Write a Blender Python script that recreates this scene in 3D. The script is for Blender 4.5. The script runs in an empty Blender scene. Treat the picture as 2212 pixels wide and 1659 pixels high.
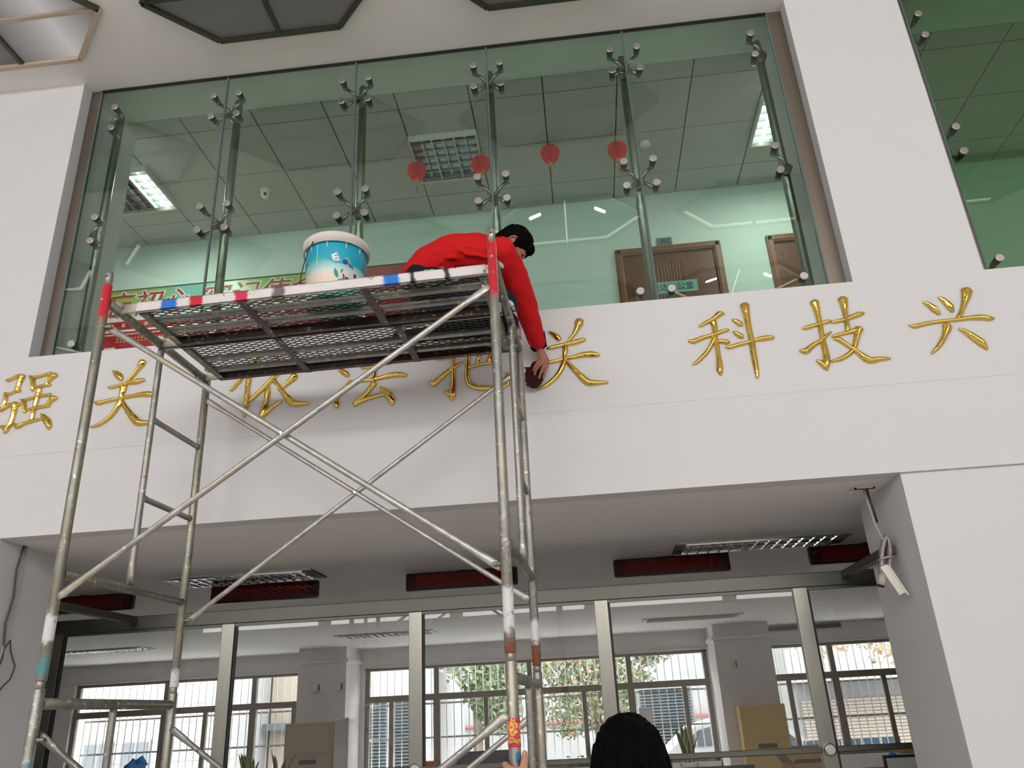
import bpy, bmesh, math, random
from mathutils import Vector, Matrix, noise

# ------------------------------------------------------------------ camera, sky, daylight, exposure
SC = bpy.context.scene
COL = SC.collection
cam_data = bpy.data.cameras.new('camera')
cam_data.sensor_fit = 'HORIZONTAL'
cam_data.sensor_width = 36.0
cam_data.lens = 1705.0 / 2212.0 * 36.0
cam_data.clip_end = 200.0
cam = bpy.data.objects.new('camera', cam_data)
COL.objects.link(cam)


def aim(yaw, pitch, roll):
    f = Vector((-math.sin(yaw) * math.cos(pitch), math.cos(yaw) * math.cos(pitch), math.sin(pitch)))
    r = Vector((math.cos(yaw), math.sin(yaw), 0.0))
    u = r.cross(f)
    cr, sr = math.cos(roll), math.sin(roll)
    X = cr * r + sr * u
    Y = -sr * r + cr * u
    m = Matrix((X, Y, -f)).transposed().to_4x4()
    return m


cam.matrix_world = Matrix.Translation((0.0, 0.0, 1.66)) @ aim(math.radians(4.70), math.radians(22.62), math.radians(-3.04))
SC.camera = cam

world = bpy.data.worlds.new('sky')
SC.world = world
world.use_nodes = True
wn = world.node_tree
wn.nodes.clear()
w_out = wn.nodes.new('ShaderNodeOutputWorld')
w_bg = wn.nodes.new('ShaderNodeBackground')
w_bg.inputs['Color'].default_value = (0.93, 0.965, 1.0, 1)      # bright overcast sky
w_bg.inputs['Strength'].default_value = 15.0
wn.links.new(w_bg.outputs[0], w_out.inputs['Surface'])


def area_light(name, loc, rot, sx, sy, power, color):
    d = bpy.data.lights.new(name, 'AREA')
    d.shape = 'RECTANGLE'
    d.size = sx
    d.size_y = sy
    d.energy = power
    d.color = color
    o = bpy.data.objects.new(name, d)
    o.location = loc
    o.rotation_euler = rot
    COL.objects.link(o)
    return o


# the lit lamps of the upper corridor (two in view, two unseen ones added farther along to brighten it)
for lx in (-6.9, -3.70, 1.97, 6.6):
    area_light('corridor_lamp_and_fill', (lx, 5.67, 6.225), (0, 0, 0), 0.2, 0.5, 20.0, (0.93, 1.0, 0.93))

# area lights standing in for daylight, in six bays of the unseen rear wall
DAY = (1.0, 0.99, 0.98)
for i in range(6):
    area_light('daylight_stand_in', (-7.5 + 3.0 * i, -6.9, 4.85), (math.radians(90), 0, 0), 2.7, 2.3, 96.0, DAY)

# the lit fluorescent tubes behind the frosted hexagonal ceiling panels of the hall
LIT_HEX = [(-5.7, 2.05), (0.075, 2.05), (-3.785, 0.43), (2.0, 0.43), (-1.855, -1.20), (3.93, -1.20), (-5.7, -2.8), (0.075, -2.8)]
for hx, hy in LIT_HEX:
    for dx, an in ((-0.30, 0.5), (0.34, -0.7)):
        area_light('hexagonal_lamp_glow', (hx + dx, hy + 0.19, 6.165), (0, 0, an), 0.13, 0.024, 1.3, (1.0, 0.98, 0.95))

vs = SC.view_settings
vs.view_transform = 'Standard'
vs.look = 'None'
vs.gamma = 1.0
vs.use_curve_mapping = False
vs.exposure = 0.0
SC.display_settings.display_device = 'sRGB'
cy = SC.cycles
cy.max_bounces = 8
cy.diffuse_bounces = 4
cy.glossy_bounces = 4
cy.transmission_bounces = 4
cy.transparent_max_bounces = 16
cy.caustics_reflective = False
cy.caustics_refractive = False
cy.sample_clamp_indirect = 6.0

PI = math.pi
random.seed(7)


# ------------------------------------------------------------------ materials
def lin(c):
    return tuple((x / 12.92 if x <= 0.04045 else ((x + 0.055) / 1.055) ** 2.4) for x in c)


def rgb(r, g, b):
    return lin((r / 255.0, g / 255.0, b / 255.0)) + (1.0,)


class NT:
    """small helper round a node tree"""
    def __init__(self, name):
        self.m = bpy.data.materials.new(name)
        self.m.use_nodes = True
        self.t = self.m.node_tree
        self.t.nodes.clear()
        self.out = self.t.nodes.new('ShaderNodeOutputMaterial')

    def n(self, kind, **kw):
        nd = self.t.nodes.new(kind)
        for k, v in kw.items():
            setattr(nd, k, v)
        return nd

    def l(self, a, b):
        self.t.links.new(a, b)

    def coords(self, what='Object', scale=None):
        tc = self.n('ShaderNodeTexCoord')
        o = tc.outputs[what]
        if scale is not None:
            mp = self.n('ShaderNodeMapping')
            mp.inputs['Scale'].default_value = scale
            self.l(o, mp.inputs[0])
            o = mp.outputs[0]
        return o

    def noise(self, vec, scale, detail=4.0, rough=0.55):
        nz = self.n('ShaderNodeTexNoise')
        nz.inputs['Scale'].default_value = scale
        nz.inputs['Detail'].default_value = detail
        nz.inputs['Roughness'].default_value = rough
        self.l(vec, nz.inputs['Vector'])
        return nz.outputs[0]

    def ramp(self, fac, p0, p1, c0=(0, 0, 0, 1), c1=(1, 1, 1, 1)):
        r = self.n('ShaderNodeValToRGB')
        r.color_ramp.elements[0].position = p0
        r.color_ramp.elements[1].position = p1
        r.color_ramp.elements[0].color = c0
        r.color_ramp.elements[1].color = c1
        self.l(fac, r.inputs[0])
        return r.outputs[0]

    def mix(self, fac, a, b):
        mx = self.n('ShaderNodeMix', data_type='RGBA')
        for sock, v in ((mx.inputs[0], fac), (mx.inputs[6], a), (mx.inputs[7], b)):
            if isinstance(v, (int, float, tuple)):
                sock.default_value = v
            else:
                self.l(v, sock)
        return mx.outputs[2]

    def math(self, op, a, b=None, clamp=False):
        nd = self.n('ShaderNodeMath', operation=op, use_clamp=clamp)
        for i, v in enumerate((a, b)):
            if v is None:
                continue
            if isinstance(v, (int, float)):
                nd.inputs[i].default_value = v
            else:
                self.l(v, nd.inputs[i])
        return nd.outputs[0]

    def bsdf(self, color, rough=0.5, metal=0.0, bump=None, bump_strength=0.1, bump_dist=0.01, spec=None, emit=None, emit_s=0.0):
        b = self.n('ShaderNodeBsdfPrincipled')
        for sock, v in ((b.inputs['Base Color'], color), (b.inputs['Roughness'], rough), (b.inputs['Metallic'], metal)):
            if isinstance(v, (int, float, tuple)):
                sock.default_value = v
            else:
                self.l(v, sock)
        if spec is not None:
            b.inputs['Specular IOR Level'].default_value = spec
        if bump is not None:
            bp = self.n('ShaderNodeBump')
            bp.inputs['Strength'].default_value = bump_strength
            bp.inputs['Distance'].default_value = bump_dist
            self.l(bump, bp.inputs['Height'])
            self.l(bp.outputs[0], b.inputs['Normal'])
        if emit is not None:
            b.inputs['Emission Color'].default_value = emit
            b.inputs['Emission Strength'].default_value = emit_s
        self.l(b.outputs[0], self.out.inputs['Surface'])
        return b


def plain(name, color, rough=0.6, metal=0.0, var=0.06, scale=6.0, spec=None):
    """one colour with slight procedural variation"""
    t = NT(name)
    nz = t.noise(t.coords(), scale)
    dark = tuple(c * (1 - var) for c in color[:3]) + (1,)
    light = tuple(min(1, c * (1 + var)) for c in color[:3]) + (1,)
    t.bsdf(t.mix(nz, dark, light), rough, metal, spec=spec)
    return t.m


def paint_wall(name, color, bump=0.03):
    t = NT(name)
    v = t.coords()
    big = t.noise(v, 0.6, 3)
    fine = t.noise(v, 180, 2)
    t.bsdf(t.mix(big, tuple(c * 0.97 for c in color[:3]) + (1,), color), 0.75, 0, fine, bump, 0.002, spec=0.3)
    return t.m


M = {}
M['wall'] = paint_wall('white_wall_paint', (0.70, 0.688, 0.688, 1))
M['ceiling'] = paint_wall('ceiling_paint', (0.88, 0.855, 0.825, 1))
M['office_wall'] = paint_wall('office_wall_paint', (0.84, 0.805, 0.81, 1))
M['corridor_wall'] = paint_wall('corridor_wall_paint', (0.66, 0.74, 0.69, 1))
M['floor'] = plain('stone_floor', (0.74, 0.69, 0.64, 1), 0.35, var=0.1, scale=3)
M['dark_gap'] = plain('dark_gap', (0.055, 0.06, 0.055, 1), 0.9)
M['black'] = plain('black_plastic', (0.012, 0.012, 0.013, 1), 0.45)
M['white_plastic'] = plain('white_plastic', (0.78, 0.77, 0.72, 1), 0.4)
M['cream_plastic'] = plain('cream_plastic', (0.72, 0.72, 0.60, 1), 0.45)
M['grey_cable'] = plain('grey_cable', (0.42, 0.38, 0.35, 1), 0.6)
M['dark_cable'] = plain('dark_cable', (0.08, 0.075, 0.07, 1), 0.5)
M['cardboard'] = plain('cardboard', (0.52, 0.33, 0.18, 1), 0.85)
M['paper'] = plain('white_paper', (0.85, 0.85, 0.83, 1), 0.8)
M['red_plastic'] = plain('red_plastic', (0.62, 0.02, 0.03, 1), 0.4)
M['blue_plastic'] = plain('blue_plastic', (0.06, 0.30, 0.75, 1), 0.35)


def ceiling_tile_mat():
    t = NT('mineral_ceiling_tile')
    v = t.coords('Object')
    vo = t.n('ShaderNodeTexVoronoi')
    vo.inputs['Scale'].default_value = 70
    t.l(v, vo.inputs['Vector'])
    holes = t.ramp(vo.outputs[0], 0.10, 0.20)
    t.bsdf(t.mix(holes, (0.22, 0.22, 0.21, 1), (0.50, 0.50, 0.48, 1)), 0.85, 0, holes, 0.3, 0.003, spec=0.2)
    return t.m


M['tile'] = ceiling_tile_mat()


def brushed(name, color, rough=0.32, axis=2, streak=60):
    """brushed stainless steel"""
    t = NT(name)
    sc = [streak, streak, streak]
    sc[axis] = 1.2
    nz = t.noise(t.coords('Object', tuple(sc)), 1.0, 3)
    c0 = tuple(c * 0.8 for c in color[:3]) + (1,)
    t.bsdf(t.mix(nz, c0, color), rough, 1.0, nz, 0.06, 0.001)
    return t.m


M['steel'] = brushed('brushed_steel', (0.31, 0.30, 0.26, 1))
M['steel_h'] = brushed('brushed_steel_rail', (0.135, 0.132, 0.112, 1), 0.45, 0)
M['steel_warm'] = brushed('warm_steel_trim', (0.29, 0.24, 0.195, 1), 0.45)
M['steel_post'] = brushed('polished_steel_post', (0.30, 0.30, 0.255, 1), 0.34)
M['bolt'] = brushed('turned_steel_cap', (0.74, 0.70, 0.68, 1), 0.28, 1, 8)
M['rubber'] = plain('black_rubber_washer', (0.02, 0.022, 0.02, 1), 0.6)


def glass_mat(name, tint, refl=1.0):
    t = NT(name)
    tr = t.n('ShaderNodeBsdfTransparent')
    tr.inputs[0].default_value = tint
    gl = t.n('ShaderNodeBsdfGlossy')
    gl.inputs['Roughness'].default_value = 0.0
    gl.inputs['Color'].default_value = (refl, refl, refl, 1)
    fr = t.n('ShaderNodeFresnel')
    ge = t.n('ShaderNodeNewGeometry')            # same reflectance on both faces of the sheet
    io = t.math('SUBTRACT', 1.5, t.math('MULTIPLY', ge.outputs['Backfacing'], 1.5 - 1.0 / 1.5))
    t.l(io, fr.inputs['IOR'])
    ms = t.n('ShaderNodeMixShader')
    t.l(fr.outputs[0], ms.inputs[0])
    t.l(tr.outputs[0], ms.inputs[1])
    t.l(gl.outputs[0], ms.inputs[2])
    t.l(ms.outputs[0], t.out.inputs['Surface'])
    return t.m


M['green_glass'] = glass_mat('green_tinted_glass', (0.845, 0.925, 0.88, 1))
M['dark_green_glass'] = glass_mat('deep_green_tinted_glass', (0.615, 0.745, 0.62, 1))
M['clear_glass'] = glass_mat('clear_glass', (0.965, 0.97, 0.965, 1))
M['glass_edge'] = plain('glass_edge', (0.10, 0.17, 0.17, 1), 0.15)
M['silicone'] = plain('grey_silicone_joint', (0.11, 0.13, 0.15, 1), 0.3)


def gold_mat():
    t = NT('polished_gold')
    nz = t.noise(t.coords('Object'), 26, 2)
    t.bsdf((0.74, 0.50, 0.12, 1), 0.10, 1.0, nz, 0.10, 0.02)
    return t.m


M['gold'] = gold_mat()
M['gold_side'] = plain('gold_edge', (0.30, 0.17, 0.04, 1), 0.3, 1.0)


def galvanised(name, base=(0.36, 0.355, 0.33, 1), bands=(), rust=0.5, axis=2, soft=0.028):
    """weathered galvanised tube; bands = (z0, z1, colour) sprayed or rusted along the tube"""
    t = NT(name)
    v = t.coords('Object')
    streak_sc = [26, 26, 26]
    streak_sc[axis] = 5
    st = t.noise(t.coords('Object', tuple(streak_sc)), 1.6, 6, 0.7)
    spots = t.noise(v, 34, 5, 0.65)
    blotch = t.ramp(t.noise(v, 9.0, 5, 0.7), 0.36, 0.62)
    c = t.mix(st, tuple(x * 0.40 for x in base[:3]) + (1,), tuple(min(1, x * 1.45) for x in base[:3]) + (1,))
    c = t.mix(t.math('MULTIPLY', blotch, 0.55), c, tuple(x * 0.42 for x in base[:3]) + (1,))
    warm = t.noise(v, 4.0, 3)
    c = t.mix(t.ramp(warm, 0.45, 0.75), c, tuple(b * k for b, k in zip(base[:3], (0.95, 0.88, 0.70))) + (1,))
    c = t.mix(t.ramp(spots, 0.60, 0.66), c, (0.60, 0.59, 0.56, 1))                    # paint and plaster drips
    rm = t.ramp(t.noise(v, 13, 6, 0.7), 0.70 - 0.14 * rust, 0.78 - 0.10 * rust)
    c = t.mix(rm, c, (0.10, 0.055, 0.035, 1))
    met = t.math('SUBTRACT', 0.75, t.math('MULTIPLY', rm, 0.7))
    if bands:
        sx = t.n('ShaderNodeSeparateXYZ')
        t.l(v, sx.inputs[0])
        wob = t.math('MULTIPLY', t.math('SUBTRACT', t.noise(v, 40, 4), 0.5), soft * 3)
        z = t.math('ADD', sx.outputs[axis], wob)
        for z0, z1, colr in bands:
            a = t.math('DIVIDE', t.math('SUBTRACT', z, z0 - soft), soft, True)
            b = t.math('DIVIDE', t.math('SUBTRACT', z1 + soft, z), soft, True)
            f = t.math('MULTIPLY', a, b)
            f = t.math('MULTIPLY', f, t.ramp(spots, 0.33, 0.40))
            c = t.mix(f, c, colr)
            met = t.math('SUBTRACT', met, t.math('MULTIPLY', f, 0.75), True)
    t.bsdf(c, 0.42, met, st, 0.12, 0.004)
    return t.m


RED = (0.55, 0.012, 0.025, 1)
M['galv'] = galvanised('galvanised_tube')
M['galv_light'] = galvanised('galvanised_brace', (0.52, 0.515, 0.49, 1), rust=0.3, axis=0)
M['galv_green'] = galvanised('grimy_galvanised_tube', (0.25, 0.255, 0.215, 1), rust=0.35)
M['plank_steel'] = galvanised('grey_plank_bar', (0.36, 0.375, 0.35, 1), rust=0.55, axis=0)
M['rusty'] = galvanised('rusty_plank_bar', (0.12, 0.085, 0.075, 1), rust=1.0, axis=0)
M['mesh_wire'] = plain('dark_expanded_mesh', (0.045, 0.042, 0.04, 1), 0.7, 0.2)
M['strap'] = galvanised('rusted_flat_strap', (0.12, 0.10, 0.085, 1), rust=0.9, axis=1)


def rail_paint():
    t = NT('chipped_white_rail_paint')
    v = t.coords('Object')
    chips = t.ramp(t.noise(v, 16, 6, 0.7), 0.60, 0.66)
    dirt = t.noise(v, 5, 4)
    c = t.mix(dirt, (0.66, 0.60, 0.585, 1), (0.78, 0.75, 0.74, 1))
    c = t.mix(chips, c, (0.15, 0.055, 0.04, 1))
    sx = t.n('ShaderNodeSeparateXYZ')
    t.l(v, sx.inputs[0])
    wob = t.math('MULTIPLY', t.math('SUBTRACT', t.noise(v, 30, 3), 0.5), 0.04)
    x = t.math('ADD', sx.outputs[0], wob)
    s = 0.012
    for x0, x1, colr in ((0.235, 0.300, (0.01, 0.16, 0.55, 1)), (0.375, 0.425, RED), (0.60, 0.655, (0.60, 0.02, 0.09, 1)), (1.315, 1.375, (0.01, 0.17, 0.58, 1)),
                         (1.60, 1.615, (0.02, 0.02, 0.02, 1)), (1.44, 1.452, (0.02, 0.02, 0.02, 1)), (0.785, 0.83, (0.16, 0.13, 0.13, 1))):
        a = t.math('DIVIDE', t.math('SUBTRACT', x, x0 - s), s, True)
        b = t.math('DIVIDE', t.math('SUBTRACT', x1 + s, x), s, True)
        c = t.mix(t.math('MULTIPLY', a, b), c, colr)
    t.bsdf(c, 0.6, 0.0, chips, 0.2, 0.002)
    return t.m


M['rail_paint'] = rail_paint()


def fabric(name, color, rough=0.85, bump=0.15, scale=14.0):
    t = NT(name)
    v = t.coords('Object')
    nz = t.noise(v, scale, 4)
    fine = t.noise(v, 420, 2)
    h = t.math('ADD', nz, t.math('MULTIPLY', fine, 0.08))
    t.bsdf(t.mix(nz, tuple(c * 0.86 for c in color[:3]) + (1,), color), rough, 0, h, bump, 0.02, spec=0.25)
    return t.m


M['jacket'] = fabric('red_jacket_cloth', (0.62, 0.007, 0.009, 1), 0.8, 0.35, 16)
M['navy'] = fabric('navy_trouser_cloth', (0.008, 0.010, 0.022, 1))
M['skin'] = plain('tanned_skin', (0.36, 0.150, 0.085, 1), 0.55, var=0.12, scale=22)
M['skin_light'] = plain('light_skin', (0.55, 0.26, 0.17, 1), 0.5, var=0.1, scale=22)
M['maroon'] = fabric('maroon_cloth', (0.045, 0.008, 0.009, 1), 0.9, 0.6, 22)
M['brown_cloth'] = fabric('dark_coat_cloth', (0.02, 0.02, 0.025, 1))


def hair_mat():
    t = NT('black_hair')
    nz = t.noise(t.coords('Object', (160, 160, 12)), 1.0, 3)
    t.bsdf(t.mix(nz, (0.001, 0.001, 0.001, 1), (0.004, 0.0035, 0.003, 1)), 0.7, 0, nz, 0.4, 0.003, spec=0.04)
    return t.m


M['hair'] = hair_mat()


def wood_mat(name, a, b):
    t = NT(name)
    nz = t.noise(t.coords('Object', (28, 28, 2.2)), 1.0, 5, 0.6)
    t.bsdf(t.mix(nz, a, b), 0.38, 0, nz, 0.05, 0.003)
    return t.m


M['wood'] = wood_mat('reddish_door_wood', (0.10, 0.030, 0.012, 1), (0.19, 0.065, 0.028, 1))
M['wood_frame'] = wood_mat('door_frame_wood', (0.16, 0.055, 0.022, 1), (0.28, 0.105, 0.045, 1))


def emissive(name, color, strength):
    t = NT(name)
    e = t.n('ShaderNodeEmission')
    e.inputs[0].default_value = color
    e.inputs[1].default_value = strength
    t.l(e.outputs[0], t.out.inputs['Surface'])
    return t.m


M['lit_tube'] = emissive('lit_fluorescent_tube', (0.95, 1.0, 0.93, 1), 9.0)
M['trough_glow'] = emissive('lamp_trough_glow', (0.86, 1.0, 0.86, 1), 2.4)
M['glow_strip'] = emissive('warm_glow_strip', (1.0, 0.93, 0.80, 1), 4.0)
M['unlit_tube'] = plain('unlit_fluorescent_tube', (0.72, 0.74, 0.72, 1), 0.4)
M['reflector'] = plain('lamp_reflector', (0.40, 0.42, 0.45, 1), 0.12, 1.0)
M['louver'] = plain('lamp_louver', (0.50, 0.52, 0.56, 1), 0.15, 1.0)
M['lamp_trim'] = plain('lamp_white_trim', (0.66, 0.63, 0.60, 1), 0.5)
M['frosted'] = plain('frosted_grey_panel', (0.20, 0.19, 0.20, 1), 0.35, var=0.03)


def lit_panel():
    """frosted diffuser with one fluorescent tube glowing behind it"""
    t = NT('lit_frosted_panel')
    v = t.coords('Object')
    sx = t.n('ShaderNodeSeparateXYZ')
    t.l(v, sx.inputs[0])
    d = t.math('ABSOLUTE', t.math('SUBTRACT', sx.outputs[0], 0.42))
    g = t.math('SUBTRACT', 1.0, t.math('DIVIDE', d, 0.45), True)
    b = t.bsdf((0.30, 0.29, 0.30, 1), 0.4)
    b.inputs['Emission Color'].default_value = (1.0, 0.98, 0.95, 1)
    t.l(t.math('MULTIPLY', t.math('POWER', g, 1.5), 0.30), b.inputs['Emission Strength'])
    return t.m


M['lit_panel'] = lit_panel()
M['bronze'] = plain('dark_bronze_trim', (0.07, 0.075, 0.05, 1), 0.35, 0.6)
M['beige_trim'] = plain('peeled_beige_trim', (0.52, 0.40, 0.31, 1), 0.6)
M['led_red'] = plain('dark_red_acrylic', (0.055, 0.002, 0.003, 1), 0.06, var=0.2, scale=2)
M['led_glow'] = plain('red_acrylic_window', (0.13, 0.003, 0.002, 1), 0.05, var=0.2, scale=2)
M['lantern'] = plain('red_tissue_paper', (0.80, 0.045, 0.045, 1), 0.7, var=0.25, scale=40)
M['lantern_trim'] = plain('yellow_paper', (0.60, 0.30, 0.05, 1), 0.6)
M['cabinet'] = plain('ochre_cabinet_laminate', (0.66, 0.47, 0.17, 1), 0.45)
M['cabinet_pale'] = plain('pale_beige_cabinet', (0.48, 0.42, 0.30, 1), 0.45)
M['window_frame'] = plain('bronze_aluminium_frame', (0.22, 0.185, 0.145, 1), 0.4, 0.35)
M['bar'] = plain('grey_security_bar', (0.40, 0.38, 0.36, 1), 0.4, 0.5)
M['pot'] = plain('white_ceramic_pot', (0.8, 0.8, 0.8, 1), 0.25)
M['soil'] = plain('potting_soil', (0.05, 0.035, 0.025, 1), 0.9)


def snake_leaf():
    t = NT('variegated_sword_leaf')
    uvx = t.coords('UV')
    sx = t.n('ShaderNodeSeparateXYZ')
    t.l(uvx, sx.inputs[0])
    d = t.math('ABSOLUTE', t.math('SUBTRACT', sx.outputs[0], 0.5))
    e = t.math('GREATER_THAN', d, 0.33)
    nz = t.noise(t.coords('Object', (10, 10, 60)), 1.0, 3)
    g = t.mix(nz, (0.012, 0.045, 0.014, 1), (0.05, 0.12, 0.035, 1))
    t.bsdf(t.mix(e, g, (0.52, 0.46, 0.10, 1)), 0.4)
    return t.m


M['sword_leaf'] = snake_leaf()
M['leaf'] = plain('bright_leaf', (0.16, 0.32, 0.05, 1), 0.5, var=0.3, scale=12)
M['tree_leaf'] = plain('street_tree_leaf', (0.065, 0.10, 0.03, 1), 0.6, var=0.5, scale=3)
M['tree_leaf_gold'] = plain('yellowing_tree_leaf', (0.17, 0.10, 0.035, 1), 0.6, var=0.4, scale=3)
M['bark'] = plain('bark', (0.10, 0.075, 0.055, 1), 0.9, var=0.3)
M['asphalt'] = plain('pale_pavement', (0.55, 0.54, 0.53, 1), 0.9, var=0.1, scale=1)
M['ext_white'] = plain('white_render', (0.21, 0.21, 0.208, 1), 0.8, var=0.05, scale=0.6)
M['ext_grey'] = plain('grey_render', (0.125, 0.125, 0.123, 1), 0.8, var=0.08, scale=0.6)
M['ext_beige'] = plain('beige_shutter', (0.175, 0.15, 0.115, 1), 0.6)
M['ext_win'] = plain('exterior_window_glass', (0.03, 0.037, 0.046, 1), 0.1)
M['ext_red'] = plain('red_band_paint', (0.45, 0.06, 0.05, 1), 0.7)
M['ext_dark'] = plain('dark_green_shutter', (0.03, 0.045, 0.05, 1), 0.5)
M['sky_print'] = plain('blue_sky_print', (0.10, 0.18, 0.27, 1), 0.5, var=0.55, scale=5)


# ------------------------------------------------------------------ mesh builder
class MB:
    """collects boxes, tubes and surfaces and links them as one mesh object"""
    def __init__(self):
        self.v, self.f, self.mi, self.sm = [], [], [], []

    def add(self, verts, faces, mi=0, smooth=False):
        b = len(self.v)
        self.v += [tuple(p) for p in verts]
        for f in faces:
            self.f.append(tuple(i + b for i in f))
            self.mi.append(mi)
            self.sm.append(smooth)
        return self

    def box(self, lo, hi, mi=0, mat=None):
        x0, y0, z0 = lo
        x1, y1, z1 = hi
        vs_ = [(x0, y0, z0), (x1, y0, z0), (x1, y1, z0), (x0, y1, z0), (x0, y0, z1), (x1, y0, z1), (x1, y1, z1), (x0, y1, z1)]
        if mat is not None:
            vs_ = [mat @ Vector(p) for p in vs_]
        return self.add(vs_, [(3, 2, 1, 0), (4, 5, 6, 7), (0, 1, 5, 4), (1, 2, 6, 5), (2, 3, 7, 6), (3, 0, 4, 7)], mi)

    def bevel_box(self, lo, hi, r=0.004, mi=0, mat=None):
        bm = bmesh.new()
        bmesh.ops.create_cube(bm, size=1.0)
        c = [(a + b) / 2 for a, b in zip(lo, hi)]
        s = [abs(b - a) for a, b in zip(lo, hi)]
        for vv in bm.verts:
            vv.co = Vector((vv.co.x * s[0] + c[0], vv.co.y * s[1] + c[1], vv.co.z * s[2] + c[2]))
        bmesh.ops.bevel(bm, geom=bm.edges[:], offset=min(r, min(s) * 0.4), segments=2, affect='EDGES', profile=0.5)
        return self.from_bm(bm, mi, False, mat)

    def from_bm(self, bm, mi=0, smooth=False, mat=None):
        bm.verts.index_update()
        vs_ = [(mat @ v.co) if mat is not None else v.co.copy() for v in bm.verts]
        self.add(vs_, [[v.index for v in f.verts] for f in bm.faces], mi, smooth)
        bm.free()
        return self

    def bar(self, p0, p1, w, h, up=(0, 0, 1), mi=0):
        """rectangular bar from p0 to p1, w across, h along up"""
        p0, p1 = Vector(p0), Vector(p1)
        d = (p1 - p0).normalized()
        u = Vector(up)
        u = (u - d * u.dot(d)).normalized()
        s = d.cross(u)
        q = []
        for p in (p0, p1):
            for a, b in ((-1, -1), (1, -1), (1, 1), (-1, 1)):
                q.append(p + s * (a * w / 2) + u * (b * h / 2))
        return self.add(q, [(3, 2, 1, 0), (4, 5, 6, 7), (0, 1, 5, 4), (1, 2, 6, 5), (2, 3, 7, 6), (3, 0, 4, 7)], mi)

    def path(self, pts, radii, n=12, mi=0, caps=True, squash=None):
        """tube through points with a radius at each; squash[i]=(flatness, dir) optional"""
        pts = [Vector(p) for p in pts]
        if isinstance(radii, (int, float)):
            radii = [radii] * len(pts)
        b = []
        prev = None
        for i, p in enumerate(pts):
            d = (pts[min(i + 1, len(pts) - 1)] - pts[max(i - 1, 0)]).normalized()
            if prev is None:
                a = Vector((0, 0, 1)) if abs(d.z) < 0.9 else Vector((0, 1, 0))
            else:
                a = prev
            s = (a - d * a.dot(d)).normalized()
            prev = s
            t = d.cross(s)
            k1 = k2 = 1.0
            if squash and squash[i]:
                k1, k2 = squash[i]
            for j in range(n):
                an = 2 * PI * j / n
                b.append(p + (s * math.cos(an) * k1 + t * math.sin(an) * k2) * radii[i])
        fs = []
        for i in range(len(pts) - 1):
            for j in range(n):
                fs.append((i * n + j, i * n + (j + 1) % n, (i + 1) * n + (j + 1) % n, (i + 1) * n + j))
        self.add(b, fs, mi, True)
        if caps:
            m = len(self.v) - len(b)
            self.f.append(tuple(m + j for j in reversed(range(n))))
            self.f.append(tuple(m + (len(pts) - 1) * n + j for j in range(n)))
            self.mi += [mi, mi]
            self.sm += [False, False]
        return self

    def tube(self, p0, p1, r, n=14, r1=None, mi=0, caps=True):
        return self.path([p0, p1], [r, r if r1 is None else r1], n, mi, caps)

    def lathe(self, prof, n=24, mat=None, mi=0, smooth=True):
        """prof = [(radius, height)] about local z"""
        q = []
        for r, h in prof:
            for j in range(n):
                a = 2 * PI * j / n
                p = Vector((r * math.cos(a), r * math.sin(a), h))
                q.append(mat @ p if mat is not None else p)
        fs = []
        for i in range(len(prof) - 1):
            for j in range(n):
                fs.append((i * n + j, i * n + (j + 1) % n, (i + 1) * n + (j + 1) % n, (i + 1) * n + j))
        fs.append(tuple(reversed(range(n))))
        fs.append(tuple((len(prof) - 1) * n + j for j in range(n)))
        return self.add(q, fs, mi, smooth)

    def prism(self, poly, d, mi=0):
        """poly = ring of 3d points, extruded by vector d"""
        n = len(poly)
        d = Vector(d)
        q = [Vector(p) for p in poly] + [Vector(p) + d for p in poly]
        fs = [tuple(reversed(range(n))), tuple(range(n, 2 * n))]
        for j in range(n):
            fs.append((j, (j + 1) % n, n + (j + 1) % n, n + j))
        return self.add(q, fs, mi)

    def cone(self, p0, r0, p1, r1, n=16):
        """round cone: sphere r0 at p0 swept to sphere r1 at p1"""
        p0, p1 = Vector(p0), Vector(p1)
        L = (p1 - p0).length
        d = (p1 - p0) / L if L > 1e-6 else Vector((0, 0, 1))
        pts, rad = [], []
        for k in range(0, 5):
            a = PI / 2 * (1 - k / 4)
            pts.append(p0 - d * (r0 * math.sin(a) * 0.999))
            rad.append(max(r0 * math.cos(a), 1e-4))
        for k in range(0, 5):
            a = PI / 2 * (k / 4)
            pts.append(p1 + d * (r1 * math.sin(a) * 0.999))
            rad.append(max(r1 * math.cos(a), 1e-4))
        return self.path(pts, rad, n)

    def ball(self, c, r, mat=None, n=20, m=12):
        """ellipsoid; r scalar or 3 radii, mat optional 3x3 orientation"""
        if isinstance(r, (int, float)):
            r = (r, r, r)
        c = Vector(c)
        q, fs = [], []
        for i in range(m + 1):
            th = PI * i / m
            for j in range(n):
                ph = 2 * PI * j / n
                p = Vector((r[0] * math.sin(th) * math.cos(ph), r[1] * math.sin(th) * math.sin(ph), r[2] * math.cos(th)))
                q.append(c + (mat @ p if mat is not None else p))
        for i in range(m):
            for j in range(n):
                fs.append((i * n + j, (i + 1) * n + j, (i + 1) * n + (j + 1) % n, i * n + (j + 1) % n))
        return self.add(q, fs, 0, True)

    def mesh(self, name, mats):
        me = bpy.data.meshes.new(name)
        me.from_pydata(self.v, [], self.f)
        for m in (mats if isinstance(mats, (list, tuple)) else [mats]):
            me.materials.append(m)
        me.polygons.foreach_set('material_index', self.mi)
        me.polygons.foreach_set('use_smooth', self.sm)
        me.update()
        return me

    def build(self, name, mats, parent=None, loc=None):
        return link(name, self.mesh(name, mats), parent, loc)


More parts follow.
